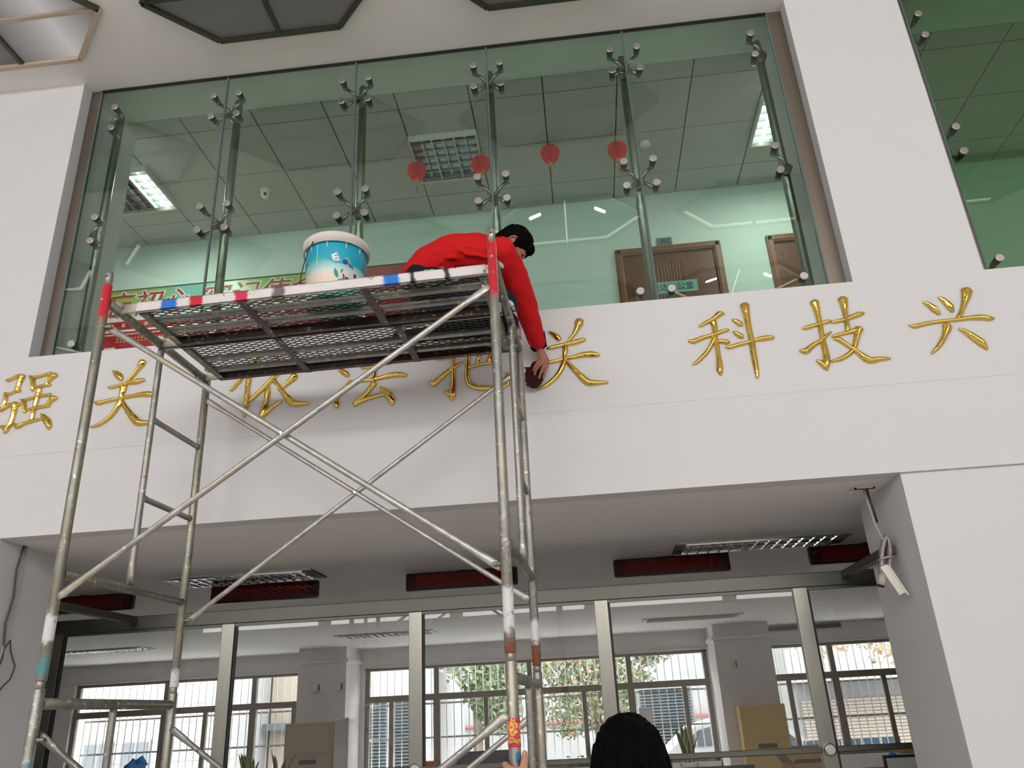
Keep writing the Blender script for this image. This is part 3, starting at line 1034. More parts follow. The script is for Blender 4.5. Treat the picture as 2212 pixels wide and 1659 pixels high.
# ------------------------------------------------------------------ gold characters on the fascia
CHARS = {
    'qiang': [
        [(-3.5902, 3.7761, 0.0035), (-3.5714, 3.7754, 0.0243), (-3.5398, 3.7864, 0.026), (-3.5021, 3.8003, 0.0278), (-3.4662, 3.79, 0.0242)],
        [(-3.4776, 3.7963, 0.0416), (-3.4884, 3.766, 0.038), (-3.495, 3.732, 0.0344), (-3.4964, 3.6976, 0.0326)],
        [(-3.4717, 3.692, 0.0171), (-3.5039, 3.6932, 0.0223), (-3.5348, 3.6805, 0.0188), (-3.5769, 3.6809, 0.0171)],
        [(-3.5691, 3.6836, 0.0309), (-3.5637, 3.6421, 0.029), (-3.5667, 3.6084, 0.0272), (-3.5752, 3.5854, 0.0237)],
        [(-3.588, 3.5747, 0.0305), (-3.5707, 3.58, 0.0339), (-3.5407, 3.5959, 0.0271), (-3.5024, 3.6044, 0.0271), (-3.4623, 3.5958, 0.0203)],
        [(-3.4916, 3.6085, 0.0475), (-3.4888, 3.5543, 0.0371), (-3.4915, 3.511, 0.0335), (-3.5002, 3.4652, 0.0334), (-3.5153, 3.4268, 0.0299), (-3.5205, 3.4124, 0.01)],
        [(-3.5121, 3.443, 0.0433), (-3.5377, 3.4551, 0.03), (-3.563, 3.4656, 0.01)],
        [(-3.4328, 3.7922, 0.0104), (-3.4087, 3.7725, 0.0345), (-3.3984, 3.737, 0.0309), (-3.394, 3.7055, 0.0274), (-3.3912, 3.6864, 0.0137)],
        [(-3.4208, 3.7823, 0.0138), (-3.3801, 3.781, 0.0207), (-3.3343, 3.7882, 0.0224), (-3.2887, 3.7962, 0.0276)],
        [(-3.2448, 3.7765, 0.0206), (-3.2653, 3.7784, 0.0447), (-3.2883, 3.7579, 0.0378), (-3.3001, 3.7314, 0.0274), (-3.3006, 3.7159, 0.0239)],
        [(-3.3868, 3.7118, 0.0171), (-3.3602, 3.7128, 0.0171), (-3.3241, 3.7164, 0.0205), (-3.2791, 3.7174, 0.0205)],
        [(-3.4636, 3.6349, 0.0068), (-3.4384, 3.6173, 0.0339), (-3.4264, 3.5825, 0.0304), (-3.4155, 3.5445, 0.0202)],
        [(-3.4496, 3.6234, 0.0136), (-3.4048, 3.633, 0.0204), (-3.3597, 3.6409, 0.017), (-3.3109, 3.6467, 0.0204), (-3.2645, 3.6477, 0.0271)],
        [(-3.2162, 3.6196, 0.0169), (-3.2364, 3.6214, 0.0405), (-3.2599, 3.6049, 0.032), (-3.2766, 3.5794, 0.0286), (-3.2797, 3.5695, 0.0202)],
        [(-3.4098, 3.5574, 0.0151), (-3.3649, 3.5653, 0.0168), (-3.3258, 3.5686, 0.0219), (-3.2868, 3.5718, 0.0202), (-3.2575, 3.5743, 0.0202)],
        [(-3.3473, 3.6979, 0.0376), (-3.3508, 3.664, 0.0357), (-3.353, 3.6233, 0.0339), (-3.3572, 3.5764, 0.027), (-3.3586, 3.5329, 0.0302), (-3.3614, 3.4881, 0.0267)],
        [(-3.4757, 3.4747, 0.01), (-3.4451, 3.4538, 0.0366), (-3.3989, 3.4698, 0.025), (-3.3453, 3.4817, 0.02), (-3.2878, 3.49, 0.0167)],
        [(-3.3096, 3.5269, 0.005), (-3.2797, 3.4993, 0.0367), (-3.2506, 3.467, 0.0465), (-3.235, 3.4359, 0.0364), (-3.2346, 3.4162, 0.0165)],
    ],
    'guan_a': [
        [(-2.8733, 3.7755, 0.0102), (-2.8488, 3.7559, 0.0374), (-2.8222, 3.7328, 0.0441), (-2.8096, 3.7145, 0.0304), (-2.8095, 3.7025, 0.0135)],
        [(-2.6832, 3.8235, 0.0512), (-2.6904, 3.8033, 0.0494), (-2.7061, 3.7737, 0.0323), (-2.7279, 3.7412, 0.0271), (-2.7501, 3.7124, 0.0219), (-2.7671, 3.6935, 0.0135)],
        [(-2.888, 3.6671, 0.0067), (-2.8674, 3.6618, 0.0202), (-2.8098, 3.6719, 0.0219), (-2.7589, 3.6825, 0.0252), (-2.7039, 3.6877, 0.037), (-2.6653, 3.6927, 0.0269), (-2.6521, 3.6914, 0.0101)],
        [(-2.9601, 3.5739, 0.01), (-2.9372, 3.5635, 0.03), (-2.867, 3.574, 0.025), (-2.7902, 3.5839, 0.02), (-2.7229, 3.5913, 0.0233), (-2.6587, 3.5973, 0.0332), (-2.6162, 3.5951, 0.0398), (-2.5865, 3.5908, 0.0298), (-2.5732, 3.5879, 0.0099)],
        [(-2.7853, 3.6611, 0.047), (-2.7869, 3.6274, 0.0418), (-2.7917, 3.5941, 0.0267), (-2.7932, 3.5708, 0.0299), (-2.8024, 3.5348, 0.0364), (-2.8249, 3.4904, 0.0329), (-2.8581, 3.4537, 0.0312), (-2.8987, 3.4243, 0.0246), (-2.9384, 3.4097, 0.0196), (-2.9624, 3.4085, 0.0082)],
        [(-2.7849, 3.57, 0.0199), (-2.7554, 3.524, 0.0297), (-2.7234, 3.4815, 0.0361), (-2.6851, 3.4387, 0.049), (-2.6558, 3.4133, 0.0488), (-2.6165, 3.4067, 0.0325), (-2.5777, 3.4034, 0.0259), (-2.5418, 3.397, 0.0081)],
    ],
    'yi': [
        [(-1.9255, 3.7896, 0.0334), (-1.9544, 3.7466, 0.0314), (-1.9896, 3.6969, 0.0294), (-2.0242, 3.6438, 0.0274), (-2.0561, 3.602, 0.0237), (-2.0852, 3.5713, 0.0182)],
        [(-1.9765, 3.7108, 0.0295), (-1.9754, 3.6543, 0.0329), (-1.9788, 3.5875, 0.0309), (-1.9788, 3.5249, 0.0342), (-1.9807, 3.463, 0.0358), (-1.984, 3.4198, 0.032), (-1.985, 3.3893, 0.0142)],
        [(-1.833, 3.796, 0.0111), (-1.8099, 3.7709, 0.037), (-1.7994, 3.747, 0.0221)],
        [(-1.9036, 3.6889, 0.0147), (-1.8332, 3.6973, 0.022), (-1.7454, 3.7079, 0.0256), (-1.6643, 3.7115, 0.0256), (-1.643, 3.7095, 0.011)],
        [(-1.779, 3.681, 0.0219), (-1.8082, 3.6425, 0.0309), (-1.841, 3.6083, 0.029), (-1.8735, 3.5705, 0.0325), (-1.9063, 3.5404, 0.027), (-1.9423, 3.5069, 0.0234), (-1.9602, 3.4903, 0.0179)],
        [(-1.8528, 3.576, 0.0289), (-1.8486, 3.5425, 0.0342), (-1.8527, 3.5026, 0.0322), (-1.855, 3.4627, 0.0321), (-1.8661, 3.4239, 0.0391), (-1.8741, 3.3923, 0.0354), (-1.8732, 3.3707, 0.0212)],
        [(-1.8738, 3.3886, 0.0283), (-1.8475, 3.4079, 0.0319), (-1.8149, 3.4375, 0.0231), (-1.7818, 3.4599, 0.0214), (-1.7565, 3.4721, 0.0142)],
        [(-1.8226, 3.6215, 0.0254), (-1.7978, 3.5932, 0.0271), (-1.7706, 3.5538, 0.0288), (-1.7364, 3.5104, 0.0322), (-1.7026, 3.471, 0.0462), (-1.6771, 3.4506, 0.0426), (-1.6319, 3.4448, 0.0283), (-1.5817, 3.4421, 0.0106)],
        [(-1.6881, 3.6369, 0.0472), (-1.694, 3.617, 0.0434), (-1.7173, 3.5969, 0.0325), (-1.7403, 3.5732, 0.0216), (-1.7585, 3.5564, 0.0108)],
    ],
    'fa': [
        [(-1.3696, 3.7498, 0.0073), (-1.3479, 3.7289, 0.0327), (-1.3333, 3.7105, 0.0218)],
        [(-1.41, 3.6542, 0.0144), (-1.3867, 3.6352, 0.0324), (-1.3616, 3.6143, 0.0395), (-1.3474, 3.6019, 0.0215)],
        [(-1.4144, 3.4007, 0.021), (-1.4154, 3.4259, 0.0351), (-1.4217, 3.4589, 0.0388), (-1.3988, 3.4895, 0.0283), (-1.3657, 3.5265, 0.0213), (-1.3307, 3.5672, 0.0143)],
        [(-1.2743, 3.6544, 0.0144), (-1.2481, 3.6482, 0.0252), (-1.2031, 3.6514, 0.0216), (-1.1582, 3.6584, 0.0215), (-1.0995, 3.6677, 0.0287), (-1.065, 3.6719, 0.0144)],
        [(-1.1768, 3.7313, 0.029), (-1.1814, 3.6979, 0.0307), (-1.1824, 3.6569, 0.0287), (-1.1835, 3.6199, 0.025), (-1.1913, 3.5764, 0.0249), (-1.1977, 3.5513, 0.0319)],
        [(-1.322, 3.5628, 0.0107), (-1.3011, 3.5572, 0.0214), (-1.2529, 3.5601, 0.0213), (-1.2082, 3.5614, 0.0213), (-1.1499, 3.5689, 0.0249), (-1.0814, 3.5809, 0.032), (-1.03, 3.5816, 0.0337), (-0.9888, 3.5705, 0.0212)],
        [(-1.1837, 3.5391, 0.0354), (-1.2005, 3.5187, 0.0318), (-1.2271, 3.4848, 0.0282), (-1.2539, 3.4583, 0.0246), (-1.2806, 3.4355, 0.0316), (-1.2972, 3.419, 0.0385), (-1.3018, 3.4016, 0.021)],
        [(-1.304, 3.4161, 0.0315), (-1.2668, 3.4289, 0.028), (-1.216, 3.4441, 0.0245), (-1.1651, 3.454, 0.021), (-1.1176, 3.4605, 0.0175)],
        [(-1.1489, 3.5086, 0.0106), (-1.1213, 3.4825, 0.0351), (-1.0936, 3.4476, 0.0489), (-1.0763, 3.4137, 0.0418), (-1.076, 3.3852, 0.0139)],
    ],
    'ba': [
        [(-0.8047, 3.6642, 0.0178), (-0.7756, 3.6651, 0.0267), (-0.714, 3.6703, 0.0214), (-0.6557, 3.6796, 0.0178)],
        [(-0.7036, 3.7591, 0.0288), (-0.7036, 3.6768, 0.0249), (-0.703, 3.6212, 0.023), (-0.7024, 3.5661, 0.0246), (-0.7035, 3.5116, 0.0262), (-0.7061, 3.4686, 0.0312), (-0.7121, 3.4225, 0.0449), (-0.7162, 3.3838, 0.0137)],
        [(-0.7619, 3.4485, 0.0069), (-0.7387, 3.4339, 0.0311), (-0.7155, 3.4193, 0.0311)],
        [(-0.8488, 3.5141, 0.014), (-0.8252, 3.5029, 0.042), (-0.7843, 3.5336, 0.0333), (-0.7431, 3.5662, 0.0281), (-0.6984, 3.595, 0.0247), (-0.645, 3.6304, 0.0106)],
        [(-0.6094, 3.7499, 0.0287), (-0.6114, 3.6791, 0.0302), (-0.6149, 3.6128, 0.0247), (-0.6198, 3.5584, 0.0245), (-0.6177, 3.511, 0.0279), (-0.6036, 3.4772, 0.0295), (-0.5675, 3.4524, 0.0294), (-0.5177, 3.4442, 0.0327), (-0.4679, 3.4415, 0.0327), (-0.4112, 3.4453, 0.0309), (-0.3721, 3.4667, 0.0207)],
        [(-0.3779, 3.4494, 0.0206), (-0.3772, 3.4996, 0.0242), (-0.3818, 3.5434, 0.0087)],
        [(-0.5344, 3.7426, 0.0322), (-0.5385, 3.672, 0.0301), (-0.5481, 3.636, 0.0177), (-0.5525, 3.6069, 0.0141)],
        [(-0.4524, 3.7458, 0.0321), (-0.4652, 3.6798, 0.0283), (-0.477, 3.6366, 0.0282), (-0.485, 3.606, 0.0246)],
        [(-0.6072, 3.5864, 0.0141), (-0.5561, 3.5981, 0.0193), (-0.5053, 3.6043, 0.0193), (-0.4682, 3.6026, 0.0158)],
        [(-0.6132, 3.739, 0.0179), (-0.5344, 3.7426, 0.0197), (-0.4386, 3.7482, 0.0214)],
    ],
    'guan_b': [
        [(-0.1127, 3.7756, 0.0096), (-0.0895, 3.7598, 0.0287), (-0.064, 3.7337, 0.0381), (-0.0502, 3.7155, 0.0222)],
        [(0.0772, 3.8347, 0.0513), (0.0707, 3.8115, 0.0528), (0.0577, 3.7823, 0.0351), (0.0401, 3.7503, 0.027), (0.02, 3.7254, 0.0222), (-0.003, 3.7009, 0.0126)],
        [(-0.1337, 3.6653, 0.0095), (-0.1017, 3.6705, 0.0237), (-0.0408, 3.6795, 0.0237), (0.0109, 3.6862, 0.0252), (0.0567, 3.695, 0.03), (0.0873, 3.702, 0.0284), (0.1022, 3.7005, 0.0126)],
        [(-0.1773, 3.5721, 0.0187), (-0.1322, 3.5744, 0.0234), (-0.084, 3.5796, 0.0218), (-0.0355, 3.5881, 0.0187), (0.0187, 3.5944, 0.0234), (0.0792, 3.605, 0.0327), (0.1238, 3.604, 0.0405), (0.159, 3.5974, 0.0311), (0.1747, 3.591, 0.0124)],
        [(-0.0232, 3.6728, 0.0347), (-0.0224, 3.6429, 0.033), (-0.0328, 3.6043, 0.025), (-0.0367, 3.5718, 0.028), (-0.0514, 3.5341, 0.0326), (-0.0783, 3.4912, 0.0309), (-0.1166, 3.4529, 0.0277), (-0.1599, 3.4248, 0.023), (-0.2084, 3.4069, 0.0077)],
        [(-0.0244, 3.5772, 0.0156), (0.0025, 3.5388, 0.0263), (0.032, 3.5003, 0.0324), (0.0667, 3.4552, 0.0429), (0.0938, 3.4271, 0.0457), (0.1283, 3.4192, 0.0335), (0.1662, 3.4173, 0.0243), (0.2084, 3.415, 0.0152)],
    ],
    'ke': [
        [(0.9356, 3.7891, 0.0104), (0.9084, 3.7938, 0.0382), (0.8716, 3.7658, 0.0277), (0.8297, 3.7477, 0.0242), (0.7944, 3.729, 0.019), (0.7772, 3.7234, 0.0104)],
        [(0.7048, 3.6349, 0.0137), (0.7316, 3.6287, 0.0291), (0.7827, 3.6455, 0.0257), (0.8498, 3.6609, 0.0223), (0.8973, 3.6745, 0.024), (0.9375, 3.6833, 0.0188), (0.9474, 3.6841, 0.0069)],
        [(0.8636, 3.7443, 0.0415), (0.8673, 3.7143, 0.0327), (0.8647, 3.674, 0.0274), (0.8632, 3.6303, 0.0273), (0.8638, 3.5794, 0.0254), (0.8623, 3.5256, 0.0269), (0.8608, 3.4723, 0.0368), (0.8562, 3.4303, 0.0366), (0.8583, 3.4019, 0.0133)],
        [(0.8573, 3.6455, 0.0307), (0.8309, 3.5971, 0.0255), (0.7988, 3.5533, 0.0254), (0.7615, 3.5174, 0.0236), (0.7291, 3.4919, 0.0202), (0.7086, 3.4831, 0.0101)],
        [(0.8691, 3.6152, 0.0136), (0.8945, 3.6127, 0.0289), (0.9226, 3.6063, 0.0305), (0.9382, 3.6029, 0.0136)],
        [(0.9753, 3.7497, 0.0069), (0.9973, 3.7345, 0.031), (1.0169, 3.714, 0.0343), (1.0247, 3.7021, 0.0137)],
        [(0.9678, 3.6693, 0.0068), (0.9881, 3.6544, 0.0307), (1.0107, 3.6339, 0.0323), (1.0219, 3.6237, 0.0102)],
        [(0.9119, 3.5784, 0.0135), (0.9333, 3.5709, 0.0253), (0.9832, 3.5822, 0.0237), (1.0493, 3.5938, 0.0203), (1.0926, 3.6041, 0.0237), (1.1417, 3.6101, 0.0338), (1.1832, 3.6096, 0.027), (1.1954, 3.6066, 0.0101)],
        [(1.0623, 3.8361, 0.0592), (1.063, 3.8097, 0.0486), (1.0633, 3.7611, 0.0379), (1.0629, 3.6983, 0.0342), (1.0651, 3.6322, 0.0322), (1.0656, 3.5959, 0.0321), (1.0632, 3.5421, 0.0352), (1.0628, 3.4815, 0.0333), (1.0624, 3.4215, 0.0281), (1.0608, 3.3831, 0.0214), (1.0574, 3.3625, 0.0082)],
    ],
    'ji': [
        [(1.465, 3.8145, 0.0577), (1.4681, 3.7867, 0.0432), (1.4694, 3.7321, 0.0339), (1.4691, 3.6705, 0.0284), (1.4669, 3.6249, 0.03), (1.4665, 3.5719, 0.028), (1.4654, 3.5157, 0.0348), (1.4657, 3.4673, 0.038), (1.4588, 3.4237, 0.0447), (1.4511, 3.3768, 0.0137)],
        [(1.4053, 3.4435, 0.0086), (1.425, 3.4269, 0.031), (1.4482, 3.3953, 0.0343)],
        [(1.3649, 3.6504, 0.0106), (1.389, 3.6537, 0.0266), (1.4414, 3.6656, 0.0213), (1.483, 3.6729, 0.0213), (1.5147, 3.6812, 0.0248), (1.5351, 3.683, 0.0106)],
        [(1.3279, 3.5141, 0.0174), (1.3578, 3.5056, 0.0383), (1.3962, 3.5337, 0.0314), (1.4553, 3.5655, 0.0227), (1.4904, 3.5922, 0.0193), (1.5213, 3.6138, 0.007)],
        [(1.6297, 3.8188, 0.0611), (1.6296, 3.7855, 0.0466), (1.6259, 3.7354, 0.0338), (1.6223, 3.6856, 0.0283), (1.6179, 3.6402, 0.0299), (1.615, 3.6101, 0.021)],
        [(1.5365, 3.6733, 0.0106), (1.5605, 3.6766, 0.023), (1.6187, 3.6841, 0.0212), (1.6581, 3.6974, 0.0283), (1.7008, 3.7103, 0.0319), (1.728, 3.7133, 0.0142)],
        [(1.5218, 3.5834, 0.014), (1.5562, 3.5895, 0.021), (1.6078, 3.5994, 0.0228), (1.6559, 3.6079, 0.0315), (1.6955, 3.6077, 0.021)],
        [(1.6813, 3.6186, 0.0525), (1.6637, 3.5826, 0.0384), (1.6432, 3.532, 0.0312), (1.6171, 3.4861, 0.0259), (1.5782, 3.4565, 0.0258), (1.5385, 3.4382, 0.0241), (1.4911, 3.4298, 0.0137)],
        [(1.5282, 3.5658, 0.014), (1.5595, 3.5571, 0.0296), (1.5893, 3.5261, 0.026), (1.6219, 3.4931, 0.0242), (1.6485, 3.4645, 0.0309), (1.6799, 3.4284, 0.0445), (1.7061, 3.4149, 0.0409), (1.7522, 3.4178, 0.029), (1.81, 3.4159, 0.0136)],
    ],
    'xing': [
        [(2.0713, 3.751, 0.0096), (2.0971, 3.7343, 0.0318), (2.1244, 3.7002, 0.0443), (2.141, 3.6656, 0.0189)],
        [(2.167, 3.776, 0.0128), (2.19, 3.749, 0.035), (2.2104, 3.7121, 0.0443), (2.2172, 3.675, 0.0221)],
        [(2.3311, 3.8008, 0.0702), (2.3202, 3.7703, 0.0541), (2.2954, 3.7206, 0.0348), (2.2725, 3.678, 0.0267), (2.2404, 3.6331, 0.0266)],
        [(1.9583, 3.6138, 0.0063), (1.9881, 3.6023, 0.0251), (2.0403, 3.6107, 0.0235), (2.1308, 3.6186, 0.0219), (2.2193, 3.6199, 0.0219), (2.2938, 3.6242, 0.0266), (2.3607, 3.6225, 0.0374), (2.4044, 3.6113, 0.0342), (2.4314, 3.6085, 0.0093)],
        [(2.1667, 3.586, 0.0561), (2.1588, 3.5664, 0.0467), (2.1375, 3.528, 0.031), (2.1105, 3.4904, 0.0293), (2.0789, 3.4567, 0.0246), (2.0403, 3.424, 0.0092)],
        [(2.2267, 3.563, 0.0155), (2.2571, 3.5397, 0.0309), (2.291, 3.5027, 0.0461), (2.3218, 3.4663, 0.052), (2.3384, 3.4315, 0.0244), (2.3406, 3.4181, 0.0091)],
    ],
}



def stroke(mb, pts):
    P = [Vector((x, 0, z)) for x, z, w in pts]
    W = [w for x, z, w in pts]
    path, wid = [], []
    n = len(P)
    for i in range(n - 1):
        p0, p1, p2, p3 = P[max(i - 1, 0)], P[i], P[i + 1], P[min(i + 2, n - 1)]
        steps = max(2, int((p2 - p1).length / 0.010))
        for s in range(steps):
            u = s / steps
            u2, u3 = u * u, u * u * u
            path.append(0.5 * (2 * p1 + (p2 - p0) * u + (2 * p0 - 5 * p1 + 4 * p2 - p3) * u2 + (3 * p1 - p0 - 3 * p2 + p3) * u3))
            v = u * u * (3 - 2 * u)
            wid.append(W[i] * (1 - v) + W[i + 1] * v)
    path.append(P[-1])
    wid.append(W[-1])
    d0 = (path[0] - path[1]).normalized()
    d1 = (path[-1] - path[-2]).normalized()
    w0, w1 = wid[0], wid[-1]
    path = [path[0] + d0 * w0 * 0.22, path[0] + d0 * w0 * 0.14] + path + [path[-1] + d1 * w1 * 0.14, path[-1] + d1 * w1 * 0.22]
    wid = [w0 * 0.45, w0 * 0.80] + wid + [w1 * 0.80, w1 * 0.45]
    T = [-1.0, -1.0, -0.82, -0.5, -0.18, 0.0, 0.18, 0.5, 0.82, 1.0, 1.0]
    q = []
    for i, p in enumerate(path):
        d = (path[min(i + 1, len(path) - 1)] - path[max(i - 1, 0)]).normalized()
        s = Vector((d.z, 0, -d.x))
        w = wid[i]
        h = min(0.34 * w, 0.017)
        for k, t in enumerate(T):
            if k in (0, len(T) - 1):
                dep = 0.0
            else:
                dep = 0.009 + h * (1 - abs(t) ** 1.7)
            q.append(p + s * (t * w / 2) + Vector((0, -dep, 0)))
    m = len(T)
    fs, side = [], []
    for i in range(len(path) - 1):
        for k in range(m - 1):
            fs.append((i * m + k, i * m + k + 1, (i + 1) * m + k + 1, (i + 1) * m + k))
    mb.add(q, fs, 0, True)
    b = len(mb.v) - len(q)
    mb.f += [tuple(b + k for k in reversed(range(m))), tuple(b + (len(path) - 1) * m + k for k in range(m))]
    mb.mi += [0, 0]
    mb.sm += [False, False]


CHAR_LABEL = {
    'qiang': 'gold raised character 强 at the left end of the fascia, cut by the frame',
    'guan_a': 'gold raised character 关 between the two left scaffold posts',
    'yi': 'gold raised character 依 half hidden under the left half of the platform',
    'fa': 'gold raised character 法 under the platform, crossed by a scaffold brace',
    'ba': 'gold raised character 把 under the right end of the platform behind the post',
    'guan_b': 'gold raised character 关 being wiped by the hand of the worker in red',
    'ke': 'gold raised character 科 below the wooden doors, first of the right-hand three',
    'ji': 'gold raised character 技 between the characters 科 and 兴',
    'xing': 'gold raised character 兴 at the right end of the fascia below the dark glass',
}
for key, strokes in CHARS.items():
    mb = MB()
    for st in strokes:
        stroke(mb, st)
    o = mb.build('gold_character', M['gold'], None, (0, Y_W, 0))
    tag(o, CHAR_LABEL[key], 'sign', 'gold characters on the fascia')


# ------------------------------------------------------------------ office behind the opening: shell
struct('ceiling_office', MB().box((-14.0, 4.425, Z_SOFFIT), (9.0, 14.0, 2.9)), M['ceiling'], 'flat office ceiling that forms the soffit of the opening')
struct('wall_office_left', MB().box((-14.1, 4.93, 0), (-14.0, 13.5, Z_SOFFIT)), M['ext_grey'], 'office side wall out of sight at left')
struct('wall_office_front', MB().box((-14.1, 4.6, 0), (-9.0, 4.93, 2.9)), M['office_wall'], 'office front wall out of sight behind the left pier')
struct('wall_office_right', MB().box((8.0, 5.06, 0), (8.1, 13.5, Z_SOFFIT)), M['office_wall'], 'office side wall out of sight at right')
YB = 13.5
ob = MB()
for a, b, c, d in ((-14.0, -8.80, 0, 2.47), (-4.85, -3.79, 0, 2.47), (1.77, 2.71, 0, 2.47), (6.4, 8.0, 0, 2.47)):
    ob.box((a, YB, c), (b, YB + 0.22, d))
ob.box((-14.0, YB - 0.03, 2.47), (8.0, YB + 0.22, Z_SOFFIT))
ob.box((-14.0, YB, 0), (8.0, YB + 0.22, 0.84))
struct('wall_office_back', ob, M['office_wall'], 'office rear wall with three barred windows')
for nm, a, b, lab in (('pillar_1', -4.63, -3.86, 'square office pillar between the left and middle windows'), ('pillar_2', 1.79, 2.62, 'square office pillar between the middle and right windows')):
    pl = struct(nm, MB().box((a, 12.70, 0), (b, YB, Z_SOFFIT)), M['office_wall'], lab)
    MB().bevel_box((a - 0.035, 12.665, 2.525), (b + 0.035, YB - 0.002, 2.575), 0.004).build('pillar_moulding', M['office_wall'], pl)
struct('trim_2', MB().box((-8.8, YB - 0.055, 2.455), (6.4, YB + 0.0, 2.485)), M['lamp_trim'], 'narrow ledge along the top of the office windows')


def office_window(n, x0, x1, full, lower, label):
    """aluminium window: outer frame, transom, mullions, panes and outside security bars"""
    w = tag(thing('window_%d' % n, (0, YB, 0), label, 'window'), kind='structure')
    zs, zt, zm = 0.84, 2.468, 1.975
    y0, y1 = 0.06, 0.13

    def fr(name, lo, hi):
        MB().bevel_box(lo, hi, 0.006).build(name, M['window_frame'], w)
    fr('frame_rail', (x0, y0, zt - 0.06), (x1, y1, zt))
    fr('frame_rail', (x0, y0, zs), (x1, y1, zs + 0.07))
    fr('transom', (x0, y0 - 0.01, zm - 0.055), (x1, y1 + 0.01, zm + 0.045))
    fr('frame_stile', (x0, y0, zs), (x0 + 0.07, y1, zt))
    fr('frame_stile', (x1 - 0.07, y0, zs), (x1, y1, zt))
    for x in full:
        fr('mullion', (x - 0.055, y0 - 0.008, zs), (x + 0.055, y1 + 0.008, zm))
        fr('mullion', (x - 0.04, y0 - 0.008, zm), (x + 0.04, y1 + 0.008, zt))
    for x in lower:
        fr('sash_stile', (x - 0.036, y0 + 0.01, zs), (x + 0.036, y1, zm - 0.02))
    up = [x0] + list(full) + [x1]
    for a, b in zip(up[:-1], up[1:]):
        MB().box((a + 0.04, 0.094, zm + 0.04), (b - 0.04, 0.098, zt - 0.05)).build('pane', M['clear_glass'], w)
    lo_ = sorted([x0] + list(full) + list(lower) + [x1])
    for a, b in zip(lo_[:-1], lo_[1:]):
        MB().box((a + 0.035, 0.100, zs + 0.06), (b - 0.035, 0.104, zm - 0.05)).build('pane', M['clear_glass'], w)
    k = int((x1 - x0) / 0.124)
    bar = MB().tube((0, 0.34, zs), (0, 0.34, zt + 0.05), 0.0085, 8).mesh('security_bar', M['bar'])
    for i in range(k + 1):
        link('security_bar', bar, w, (x0 + 0.05 + i * (x1 - x0 - 0.1) / k, 0, 0))
    for z in (1.36, 1.875, 2.5):
        MB().bar((x0, 0.355, z), (x1, 0.355, z), 0.008, 0.028).build('bar_rail', M['bar'], w)
    return w


office_window(3, -8.80, -4.85, (-7.20, -5.68), (-8.14, -6.50, -4.99), 'left barred office window seen between the scaffold legs')
office_window(4, -3.79, 1.77, (-2.61, -1.08, 0.52), (-3.36, -1.81, -0.23, 1.36), 'middle barred office window with the street tree outside')
office_window(5, 2.71, 6.40, (3.69, 5.3), (2.98, 4.42, 5.9), 'right barred office window with beige shutters outside')

t = thing('air_grille', (0, 13.44, 0), 'dark slot air grille under the office ceiling above the right window', 'vent')
MB().bevel_box((2.64, 0.0, 2.665), (3.90, 0.03, 2.725), 0.004).build('grille_body', M['dark_cable'], t)
MB().box((2.66, -0.004, 2.690), (3.88, 0.0, 2.698)).build('grille_blade', M['dark_gap'], t)

# ------------------------------------------------------------------ recessed strip lamps of the office
def strip_lamp(cx, cyy, L, Wd, n, label, dark):
    t = thing('louvred_ceiling_lamp', (cx, cyy, Z_SOFFIT), label, 'ceiling lamp', 'long louvred lamps in the office ceiling')
    fr = MB()
    for y in (-Wd / 2, Wd / 2):
        fr.box((-L / 2, y - 0.012, -0.012), (L / 2, y + 0.012, -0.0005))
    fr.build('lamp_frame', M['lamp_trim'], t)
    for s in (-1, 1):
        MB().box((s * (L / 2 - 0.035) - 0.035, -Wd / 2 + 0.012, -0.013), (s * (L / 2 - 0.035) + 0.035, Wd / 2 - 0.012, -0.0005)).build('end_plate', M['black'] if dark else M['lamp_trim'], t)
    MB().box((-L / 2 + 0.07, -Wd / 2 + 0.012, -0.004), (L / 2 - 0.07, Wd / 2 - 0.012, -0.0008)).build('reflector', M['reflector'], t)
    for y in (-Wd / 4, Wd / 4):
        MB().tube((-L / 2 + 0.08, y, -0.018), (L / 2 - 0.08, y, -0.012), 0.008, 8).build('lamp_tube', M['unlit_tube'], t)
    blade = MB().prism([(-0.014, -Wd / 2 + 0.012, -0.006), (0.014, -Wd / 2 + 0.012, -0.006), (0.003, -Wd / 2 + 0.012, -0.024), (-0.003, -Wd / 2 + 0.012, -0.024)], (0, Wd - 0.024, 0)).mesh('louvre_blade', M['louver'])
    for i in range(n):
        link('louvre_blade', blade, t, (-L / 2 + 0.11 + (L - 0.22) * i / (n - 1), 0, 0))
    for y in (-Wd / 2 + 0.014, 0.0, Wd / 2 - 0.014):
        MB().prism([(-L / 2 + 0.07, y - 0.010, -0.006), (-L / 2 + 0.07, y + 0.010, -0.006), (-L / 2 + 0.07, y + 0.003, -0.023), (-L / 2 + 0.07, y - 0.003, -0.023)], (L - 0.14, 0, 0)).build('louvre_side', M['louver'], t)
    return t


strip_lamp(1.30, 6.11, 1.27, 0.40, 14, 'long louvred ceiling lamp above the two right-hand red displays', True)
strip_lamp(-2.70, 6.11, 1.20, 0.40, 14, 'long louvred ceiling lamp above the left red display, crossed by a brace', True)
strip_lamp(1.36, 11.42, 1.35, 0.36, 13, 'far louvred ceiling lamp seen through glass beside the right-hand pillar', False)
strip_lamp(-2.83, 11.10, 1.36, 0.36, 13, 'far louvred ceiling lamp seen through glass beside the left-hand pillar', False)
strip_lamp(-6.85, 11.0, 1.36, 0.36, 13, 'far louvred ceiling lamp seen between the left scaffold legs', False)

